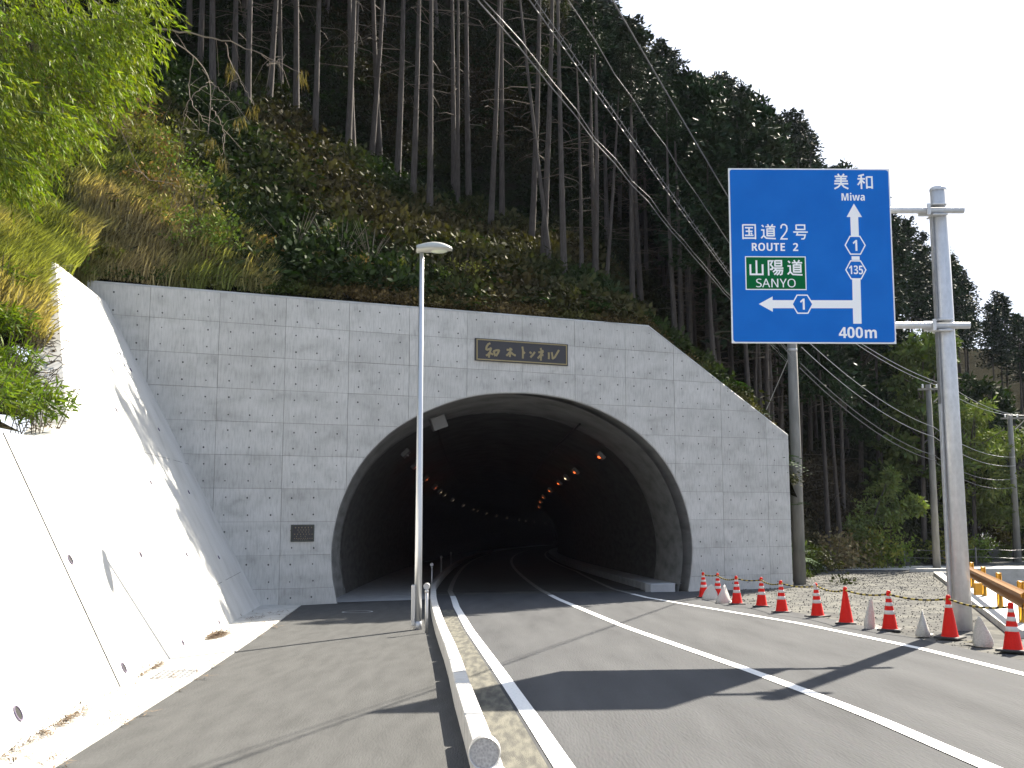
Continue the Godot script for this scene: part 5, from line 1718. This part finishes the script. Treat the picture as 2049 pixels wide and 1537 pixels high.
func shrub(called: String, label: String, group: String, at: Vector3, size: Vector3, n: int, leaf: float, tint: Color, stems := true, mat: Material = null) -> Node3D:
	var t := thing(called, label, "shrub", at, 0.0, group)
	if stems:
		var st := new_st()
		for k in 7:
			var o := rdir() * Vector3(1, 0, 1) * size * 0.5
			tube(st, [Vector3(o.x * 0.15, -0.2, o.z * 0.15), Vector3(o.x * 0.6, size.y * 0.6, o.z * 0.6), Vector3(o.x, size.y * rng.randf_range(0.9, 1.35), o.z)], [0.018, 0.011, 0.004], 4, false)
		part("stems", done(st), M.twig, t).set_meta("kind", "stuff")
	var L := Leaves.new()
	blob_leaves(L, Vector3(0, size.y * 0.55, 0), size * Vector3(0.5, 0.5, 0.5), n, leaf * 0.6, leaf * 1.3, 0.28, 0.1, tint, 0.5)
	part("foliage", L.mesh(), mat if mat else M.leaf, t)
	return t

func build_shrubs() -> void:
	rng.seed = 33
	# yellow-green and russet bushes along the lit ridge
	var spots := [[-13.2, -32.2, 1.5, 0], [-12.5, -31.9, 1.3, 1], [-11.7, -31.6, 1.5, 0], [-12.2, -30.8, 1.1, 2], [-11.0, -31.2, 1.3, 1], [-10.4, -30.9, 1.4, 3], [-9.8, -30.6, 1.2, 0], [-9.5, -30.0, 1.2, 2], [-10.7, -29.6, 1.1, 1], [-9.2, -29.4, 1.0, 0], [-8.6, -29.3, 1.1, 3], [-10.0, -28.8, 0.9, 0], [-9.3, -28.5, 0.9, 3], [-8.3, -28.9, 0.9, 3], [-14.0, -32.0, 1.5, 2], [-14.8, -31.0, 1.3, 1], [-11.35, -26.7, 0.6, 3], [-10.9, -27.2, 0.5, 0]]
	var cols := [Color(0.2, 0.2, 0.045), Color(0.24, 0.15, 0.06), Color(0.24, 0.19, 0.1), Color(0.14, 0.19, 0.04)]
	var words := ["yellow green", "russet", "straw brown", "fresh green"]
	for s in spots:
		var p := Vector3(s[0], hill_bumpy(s[0], s[1]), s[1])
		var place := "above the portal's left end" if s[0] > -10.2 else ("at the crest of the grass slope" if s[0] > -12.4 else "below the bamboo at the top of the grass slope")
		shrub("shrub", "%s bush %s" % [words[s[3]], place], "%s bushes on the sunlit ridge %s" % [words[s[3]], place], p, Vector3(1.5, 1.2, 1.5) * s[2] * rng.randf_range(0.8, 1.1), 520, 0.12, cols[s[3]])
	# bushes right above the portal's rim
	var rim := [[6.0, 1.6, 0.8, 1], [7.4, 1.5, 0.9, 0], [8.6, 1.8, 1.1, 3], [9.6, 2.2, 1.2, 0], [4.6, 1.4, 0.7, 2], [3.3, 1.5, 0.8, 1], [5.2, 2.4, 0.9, 2]]
	for s in rim:
		var p: Vector3 = PO + DU * s[0] - PN * s[1]
		p.y = hill_bumpy(p.x, p.z)
		var wh := "right of the street lamp's head" if s[0] > 7.9 else "left of the street lamp's pole"
		shrub("shrub", "%s straggly bush just over the portal's top edge %s" % [words[s[3]], wh], "straggly bushes over the portal's top edge %s" % wh, p, Vector3(1.3, 0.9, 1.3) * s[2], 260, 0.12, cols[s[3]])
	# bare twiggy saplings there
	for s in [[5.6, 1.9], [6.6, 2.2], [4.2, 2.0]]:
		var p: Vector3 = PO + DU * s[0] - PN * s[1]
		p.y = hill_bumpy(p.x, p.z)
		var t := thing("bare_sapling", "leafless fan of pale twigs over the portal's top edge", "sapling", p, 0.0, "leafless saplings above the portal")
		var st := new_st()
		for k in 16:
			var o := rdir()
			o.y = absf(o.y) + 0.7
			o = o.normalized()
			tube(st, [Vector3.ZERO, o * 0.6 + Vector3(0, 0.1, 0), o * rng.randf_range(1.0, 1.7)], [0.016, 0.01, 0.004], 4, false)
		part("twigs", done(st), M.twig_pale, t).set_meta("kind", "stuff")
	# sunlit leaning broadleaf and bushes on the bank right of the utility pole
	var t2 := thing("leaning_broadleaf", "sunlit leaning tree with glossy pale leaves left of the sign pole", "tree", Vector3(17.8, hill(17.8, -53.5), -53.5))
	var st2 := new_st(true)
	tube(st2, [Vector3(0, -0.4, 0), Vector3(0.4, 2.0, 0), Vector3(1.4, 4.5, 0.1)], [0.09, 0.06, 0.02], 7, false)
	part("trunk", done(st2), M.bark, t2)
	var L := Leaves.new()
	for q in [[0.0, 1.4, 0.7], [0.35, 2.2, 0.8], [0.7, 2.9, 0.9], [1.1, 3.6, 0.8], [1.55, 4.3, 0.65], [1.9, 4.9, 0.45], [2.3, 3.3, 0.55], [2.9, 3.4, 0.5], [1.7, 2.9, 0.6], [-0.4, 2.2, 0.7]]:
		blob_leaves(L, Vector3(q[0], q[1], rng.randf_range(-0.4, 0.4)), Vector3.ONE * q[2], 380, 0.14, 0.36, 0.2, 0.35, Color(0.17, 0.21, 0.08))
	part("foliage", L.mesh(), M.bamboo, t2)
	var bank := [[18.3, -53.2, 1.6, 0, "pale green bush on the bank left of the sign pole"], [19.3, -53.5, 1.7, 3, "bright green bush beside the middle utility pole's foot"], [17.0, -52.4, 1.5, 2, "dry straw coloured bush on the bank between utility pole and sign pole"], [15.5, -51.0, 1.7, 2, "brown thicket on the bank right of the utility pole"], [24.5, -58.5, 1.6, 0, "yellow green bush right of the sign pole near the fence"], [26.3, -59.6, 1.5, 3, "small green bush near the farthest utility pole"]]
	for s in bank:
		var p := Vector3(s[0], hill_bumpy(s[0], s[1]), s[1])
		shrub("shrub", s[4], "", p, Vector3(1.5, 1.3, 1.5) * s[2], 800, 0.2, cols[s[3]])

func broadleaf(label: String, at: Vector3, h: float, r: float, tint: Color, feathery: bool) -> void:
	var t := thing("broadleaf_tree" if not feathery else "bamboo_plume", label, "tree" if not feathery else "bamboo", at)
	var st := new_st(true)
	tube(st, [Vector3(0, -0.5, 0), Vector3(0.2, h * 0.5, 0), Vector3(0.5, h * 0.95, 0)], [0.16, 0.1, 0.02], 7, false)
	for k in 6:
		var an := rng.randf() * TAU
		var y := h * rng.randf_range(0.4, 0.8)
		tube(st, [Vector3(0.2, y, 0), Vector3(0.2, y + 0.8, 0) + Vector3(cos(an), 0.2, sin(an)) * r * 0.8], [0.06, 0.015], 5, false)
	part("trunk", done(st), M.bark, t)
	var L := Leaves.new()
	for k in 15:
		var f := rng.randf_range(0.3, 1.0)
		var rr := r * (1.15 - 0.65 * f)
		var an := rng.randf() * TAU
		var c := Vector3(cos(an) * rr * 0.75, h * f, sin(an) * rr * 0.75)
		blob_leaves(L, c, Vector3(1.1, 0.75, 1.1) * r * 0.45, 330, 0.2, 0.5, 0.14 if feathery else 0.24, 0.5 if feathery else 0.1, tint)
	part("crown", L.mesh(), M.leaf, t)

func build_right_trees() -> void:
	rng.seed = 44
	var G := func(x: float, z: float) -> Vector3: return Vector3(x, hill(x, z) - 0.1, z)
	broadleaf("light green feathery bamboo crown right of the sign pole", G.call(26.8, -60.8), 9.5, 2.3, Color(0.14, 0.17, 0.05), true)
	broadleaf("tallest light green bamboo crown near the right edge", G.call(29.8, -62.2), 9.0, 2.4, Color(0.13, 0.16, 0.05), true)
	broadleaf("darker evergreen crown at the right edge", G.call(33.0, -63.5), 8.0, 2.4, Color(0.03, 0.045, 0.016), false)
	broadleaf("dense evergreen between blue sign and sign pole", G.call(23.2, -59.0), 12.5, 2.2, Color(0.075, 0.1, 0.032), false)
	broadleaf("dark evergreen behind the middle utility pole", G.call(20.3, -60.5), 11.5, 2.4, Color(0.022, 0.036, 0.014), false)
	broadleaf("dark evergreen behind the farthest utility pole", G.call(30.5, -66.5), 8.0, 2.4, Color(0.022, 0.034, 0.014), false)
	broadleaf("small evergreen under the feathery bamboo crowns", G.call(26.0, -66.0), 8.0, 2.4, Color(0.025, 0.038, 0.014), false)
	broadleaf("pale evergreen top showing over the trees left of the sign pole", G.call(24.9, -61.5), 12.0, 2.1, Color(0.085, 0.11, 0.035), true)

func build_bamboo() -> void:
	rng.seed = 55
	# bamboo arching in from the slope at the upper left; every plant has a culm and its leaf mass
	var plants := [
		["large mass of bamboo leaves in the upper left corner", Vector3(-12.5, 0, -17.2), [[-8.5, 9.0, 1.1], [-8.0, 10.0, 1.15], [-9.0, 10.6, 1.2], [-7.7, 9.0, 0.7]]],
		["bamboo plume reaching right along the top left edge", Vector3(-12.0, 0, -19.0), [[-7.9, 10.6, 0.85], [-7.1, 10.75, 0.6], [-7.6, 9.9, 0.6], [-8.2, 11.2, 1.0], [-7.0, 11.3, 0.6]]],
		["drooping bamboo spray at the left edge below the corner mass", Vector3(-12.2, 0, -15.8), [[-8.0, 7.5, 0.75], [-7.7, 7.0, 0.5], [-8.4, 8.2, 0.8], [-7.3, 8.0, 0.5]]],
	]
	for q in plants:
		var foot: Vector3 = q[1]
		foot.y = hill(foot.x, foot.z)
		var t := thing("bamboo", q[0], "bamboo", foot, 0.0, "")
		var st := new_st(true)
		var L := Leaves.new()
		for b in q[2]:
			var c := Vector3(b[0], b[1], foot.z + rng.randf_range(-0.6, 0.6)) - foot
			tube(st, [Vector3(rng.randf_range(-0.3, 0.3), -0.3, rng.randf_range(-0.3, 0.3)), c * Vector3(0.45, 0.9, 0.45) + Vector3(0, 0.6, 0), c + Vector3(0.2, 0.1, 0), c + Vector3(0.9, -0.5, 0.1) * float(b[2])], [0.035, 0.022, 0.01, 0.003], 6, false)
			# sprays of leaves on hanging twigs
			var n := int(170 * b[2] * b[2])
			for i in n:
				var p := c + rdir() * float(b[2]) * pow(rng.randf(), 0.4)
				var dirn := (Vector3(0.55, -0.75, 0.1) + rdir() * 0.55).normalized()
				var tone := vary(Color(0.15, 0.19, 0.03), 0.4)
				for k in 11:
					var o := p + dirn * 0.045 * k + rdir() * 0.03
					var d := (dirn + rdir() * 0.6 + Vector3(0.1, -0.35, 0)).normalized()
					var l := rng.randf_range(0.1, 0.21)
					L.leaf(o, d, d.cross(rdir()).normalized(), l, l * 0.09, vary(tone, 0.2))
		part("culm", done(st), M.culm, t)
		part("foliage", L.mesh(), M.bamboo, t)
	# bare branches hanging in from above
	var t2 := thing("bare_branch", "leafless branch with hanging seed tassels in front of the dark forest at upper left", "branch", Vector3(-9.5, hill(-9.5, -20.5) + 3.0, -20.5))
	var st2 := new_st()
	var o2 := t2.position
	var limbs := [[[-8.3, 12.6], [-6.6, 11.6], [-5.9, 11.1], [-5.6, 10.5], [-5.55, 9.9], [-5.5, 9.3]], [[-6.6, 11.6], [-5.3, 11.35], [-4.6, 11.0], [-3.9, 10.75]], [[-5.9, 11.1], [-6.0, 10.4], [-5.8, 9.9], [-5.6, 9.6]], [[-5.3, 11.35], [-5.2, 10.9], [-4.9, 10.3], [-4.75, 10.0]], [[-5.75, 10.8], [-5.2, 10.1], [-4.95, 9.9]], [[-5.56, 10.0], [-5.3, 9.5], [-5.28, 8.9]], [[-4.6, 11.0], [-4.35, 10.85], [-4.2, 11.1]], [[-5.6, 10.4], [-5.9, 10.0], [-6.1, 9.3]], [[-8.3, 12.6], [-8.0, 11.0], [-7.2, 9.6], [-6.8, 8.6], [-6.2, 8.35]], [[-8.5, 12.0], [-8.4, 10.4], [-7.9, 9.0]]]
	for l in limbs:
		var pts := []
		var cv := Curve3D.new()
		for i in l.size():
			var q0: Array = l[maxi(i - 1, 0)]
			var q1: Array = l[mini(i + 1, l.size() - 1)]
			var tg := Vector3((q1[0] - q0[0]) * 1.12, q1[1] - q0[1], 0) / 5.5
			cv.add_point(Vector3(l[i][0] * 1.12, l[i][1], -20.5 + rng.randf_range(-0.25, 0.25)) - o2, -tg, tg)
		var ln := cv.get_baked_length()
		var rad := []
		for k in 19:
			pts.append(cv.sample_baked(ln * k / 18.0, true) + rdir() * 0.025)
			rad.append(lerpf(0.021 if ln > 2.2 else 0.012, 0.005, k / 18.0))
		tube(st2, pts, rad, 5, false)
		for k in 5:
			var at := cv.sample_baked(ln * rng.randf_range(0.25, 0.95), true)
			var d := (rdir() + Vector3(0.4, -0.5, 0)).normalized()
			tube(st2, [at, at + d * 0.22 + rdir() * 0.04, at + d * rng.randf_range(0.35, 0.7) + Vector3(0, -0.08, 0)], [0.006, 0.004, 0.002], 4, false)
	part("limbs", done(st2), M.twig_pale, t2)
	var L2 := Leaves.new()
	for q in [[-3.85, 10.7], [-4.75, 9.95], [-5.5, 9.25], [-5.28, 8.85], [-5.0, 9.7], [-6.1, 9.2], [-5.2, 10.85]]:
		for k in 40:
			var p := Vector3(q[0] * 1.12, q[1], -20.5) - o2 + rdir() * 0.1
			L2.leaf(p, (Vector3(0, -1, 0) + rdir() * 0.35).normalized(), rdir(), rng.randf_range(0.1, 0.4), 0.007, vary(Color(0.14, 0.12, 0.05), 0.3))
	part("tassels", L2.mesh(), M.grass, t2).set_meta("kind", "stuff")
	# bamboo grass over the top of the low wall
	var places := [[-7.25, -15.7, 0.7], [-8.3, -16.7, 0.75], [-7.7, -14.7, 0.8], [-7.6, -13.7, 0.75], [-9.0, -17.9, 0.7], [-8.7, -15.8, 0.9], [-9.7, -19.3, 0.7], [-9.7, -17.2, 0.95], [-8.4, -14.2, 0.9], [-7.0, -13.1, 0.75], [-7.15, -14.4, 0.7], [-7.9, -15.7, 0.8]]
	var names := ["hanging over the wall's step", "on the sloping wall top", "behind the low wall top", "at the left edge behind the low wall", "higher on the sloping wall top", "on the bank behind the wall's step", "near the top of the sloping wall", "on the bank at the left edge", "at the left edge above the low wall", "nearest the camera on the low wall", "in the middle of the low wall's edge", "just below the sloping coping"]
	for i in places.size():
		var s: Array = places[i]
		var p := Vector3(s[0], maxf(hill(s[0], s[1]), wall_top(s[1])) , s[1])
		var t := thing("bamboo_grass", "tuft of dwarf bamboo " + names[i], "dwarf bamboo", p, 0.0, "dwarf bamboo tufts on the retaining wall")
		var L := Leaves.new()
		for k in 520:
			var q := rdir() * Vector3(0.75, 0.42, 0.75) * float(s[2]) * pow(rng.randf(), 0.45) + Vector3(0.12, 0.32, 0.1)
			var d := (rdir() + Vector3(0.45, -0.3, 0.2)).normalized()
			var l := rng.randf_range(0.12, 0.24)
			L.leaf(q, d, d.cross(rdir()).normalized(), l, l * 0.09, vary(Color(0.1, 0.14, 0.03), 0.4))
		part("foliage", L.mesh(), M.bamboo, t)
		var st := new_st()
		for k in 12:
			var o := rdir() * Vector3(0.6, 0, 0.6)
			tube(st, [Vector3(o.x * 0.5, -0.2, o.z * 0.5), Vector3(o.x, 0.5, o.z), Vector3(o.x * 1.3, 0.75, o.z * 1.3)], [0.008, 0.006, 0.003], 4, false)
		part("stems", done(st), M.twig, t).set_meta("kind", "stuff")

func build_vines() -> void:
	rng.seed = 61
	var t := thing("dry_vines", "tangle of dry roots and vines over the sloping top of the wall", "vines", Vector3(-9.0, 5.0, -19.5))
	var st := new_st()
	for k in 110:
		var z := rng.randf_range(-22.0, -16.0)
		var p := wp(z, wall_top(z)) + Vector3(rng.randf_range(-0.75, -0.15), 0.05, 0)
		var d := Vector3(rng.randf_range(0.1, 1.0), rng.randf_range(-0.7, 0.3), rng.randf_range(-0.3, 0.9)).normalized()
		var q := p + d * rng.randf_range(0.15, 0.4) + Vector3(0, 0.08, 0)
		var e := q + (d + rdir() * 0.5).normalized() * rng.randf_range(0.1, 0.4) + Vector3(0, -0.06, 0)
		tube(st, [p - t.position, q - t.position, e - t.position], [0.01, 0.007, 0.003], 4, false)
	part("stems", done(st), M.twig, t).set_meta("kind", "stuff")
	var L := Leaves.new()
	for k in 420:
		var z := rng.randf_range(-22.2, -15.6)
		var p := wp(z, wall_top(z)) + Vector3(rng.randf_range(-0.8, -0.02), rng.randf_range(0.0, 0.12), 0) - t.position
		var d := (rdir() * Vector3(1, 0.5, 1)).normalized()
		L.leaf(p, d, d.cross(rdir()).normalized(), rng.randf_range(0.06, 0.2), 0.012, vary(Color(0.16, 0.125, 0.08), 0.5))
	part("dead_leaves", L.mesh(), M.litter, t).set_meta("kind", "stuff")

func build_litter() -> void:
	rng.seed = 66
	var L := Leaves.new()
	for i in 16:
		var d := (rdir() * Vector3(1, 0.25, 1)).normalized()
		L.leaf(rdir() * Vector3(0.06, 0.02, 0.06) + Vector3(0, 0.02, 0), d, d.cross(Vector3.UP).normalized(), rng.randf_range(0.05, 0.16), 0.007, Color.WHITE * rng.randf_range(0.5, 1.2))
	var bit := L.mesh()
	var at := []
	var tint := []
	for i in 1150:
		var z: float
		var off: float
		var k := rng.randf()
		if k < 0.6:
			z = rng.randf_range(-11.0, -6.5)
			off = absf(rng.randfn(0.0, 0.13))
		elif k < 0.72:
			z = rng.randf_range(-12.4, -11.0)
			off = absf(rng.randfn(0.0, 0.07))
		elif k < 0.82:
			z = rng.randf_range(-15.2, -13.6)
			off = absf(rng.randfn(0.0, 0.04))
		elif k < 0.93:
			z = rng.randfn(-19.4, 0.35)
			off = 0.05 + absf(rng.randfn(0.0, 0.08))
		else:
			z = rng.randf_range(-26.0, -6.0)
			off = rng.randf_range(0.0, 1.0)
		var x := tab(T_WALL, z) + 0.03 + off
		var s := rng.randf_range(0.6, 1.3)
		at.append(Transform3D(Basis(Vector3.UP, rng.randf() * TAU).scaled(Vector3(s, s, s)), g3(x, z, 0.022)))
		tint.append(Color(0.16, 0.12, 0.085) * rng.randf_range(0.5, 1.3))
	stuff("leaf_litter", bit, M.litter, at, tint, "dry twigs and leaves swept against the foot of the leaning wall", "leaf litter")
	# stones of the gravel lot
	var st := new_st()
	var v := []
	for k in 6: v.append([Vector3.RIGHT, Vector3.LEFT, Vector3.UP, Vector3.DOWN, Vector3.BACK, Vector3.FORWARD][k] * rng.randf_range(0.7, 1.2))
	for a in [0, 1]:
		for b in [2, 3]:
			for c in [4, 5]:
				for p in [v[a], v[b], v[c]]: st.add_vertex(p)
	var stone := done(st)
	at = []
	tint = []
	while at.size() < 5200:
		var z := -10.0 - pow(rng.randf(), 0.75) * 42.0
		var x := tab(T_EDGE, z) + 0.1 + rng.randf() * (2.5 + (-z - 10.0) * 0.3)
		if x > 18.14 + (z + 43.71) * -0.365 - 0.6: continue
		var s := rng.randf_range(0.009, 0.022) * (1.0 + maxf(0.0, -z - 18.0) * 0.015)
		at.append(Transform3D(Basis(rdir(), rng.randf() * TAU).scaled(Vector3(s, s * 0.7, s)), g3(x, z, -0.02 + s * 0.3)))
		tint.append(Color.WHITE * rng.randf_range(0.045, 0.11))
	stuff("gravel_stones", stone, M.litter, at, tint, "loose grey stones of the gravel lot behind the cones", "gravel")

# ------------------------------------------------------------------
func _ready() -> void:
	rng.seed = 11
	noise_a.seed = 4
	noise_a.frequency = 0.18
	noise_a.fractal_octaves = 3
	noise_b.seed = 9
	noise_b.frequency = 0.012
	noise_b.fractal_octaves = 3
	# camera, sky, sun, exposure
	var cam := Camera3D.new()
	cam.name = "camera"
	add_child(cam)
	cam.position = Vector3(0, 1.75, 0)
	cam.rotation.x = 0.12
	cam.fov = rad_to_deg(2.0 * atan(768.5 / 2072.0))
	cam.near = 0.1
	cam.far = 2500.0
	cam.current = true
	var env := Environment.new()
	env.background_mode = Environment.BG_SKY
	var sky := Sky.new()
	var sm := ProceduralSkyMaterial.new()
	sm.sky_top_color = lin(0.14, 0.18, 0.26)
	sm.sky_horizon_color = lin(0.36, 0.375, 0.385)
	sm.sky_curve = 0.16
	sm.ground_bottom_color = lin(0.03, 0.03, 0.03)
	sm.ground_horizon_color = lin(0.2, 0.21, 0.22)
	sm.sun_angle_max = 60.0
	sm.sun_curve = 0.25
	sky.sky_material = sm
	env.sky = sky
	env.ambient_light_source = Environment.AMBIENT_SOURCE_SKY
	env.tonemap_mode = Environment.TONE_MAPPER_LINEAR
	env.tonemap_exposure = 4.2
	env.fog_enabled = true
	env.fog_density = 0.0001
	env.fog_light_color = Color(0.86, 0.9, 1.0)
	env.sdfgi_enabled = true
	env.ssao_enabled = true
	env.ssil_enabled = true
	var we := WorldEnvironment.new()
	we.name = "environment"
	we.environment = env
	add_child(we)
	var sun := DirectionalLight3D.new()
	sun.name = "sun"
	sun.light_energy = 1.6
	sun.light_color = Color(1.0, 0.965, 0.9)
	sun.light_angular_distance = 0.5
	sun.shadow_enabled = true
	add_child(sun)
	var az := deg_to_rad(34.5)
	var el := deg_to_rad(40.5)
	var L := Vector3(-sin(az) * cos(el), -sin(el), cos(az) * cos(el))
	sun.look_at_from_position(Vector3.ZERO, L)
	# place
	make_materials()
	make_tables()
	build_ground()
	build_hillside()
	build_portal()
	build_retaining_wall()
	build_forest()
	build_right_trees()
	build_undergrowth()
	build_grass_slope()
	build_bamboo()
	build_shrubs()
	build_kerb()
	build_sign()
	build_poles()
	build_guard_rail()
	build_street_lamp()
	build_delineators()
	build_cones()
	build_bags()
	build_plaques()
	build_tunnel_lamps()
	build_vines()
	build_litter()
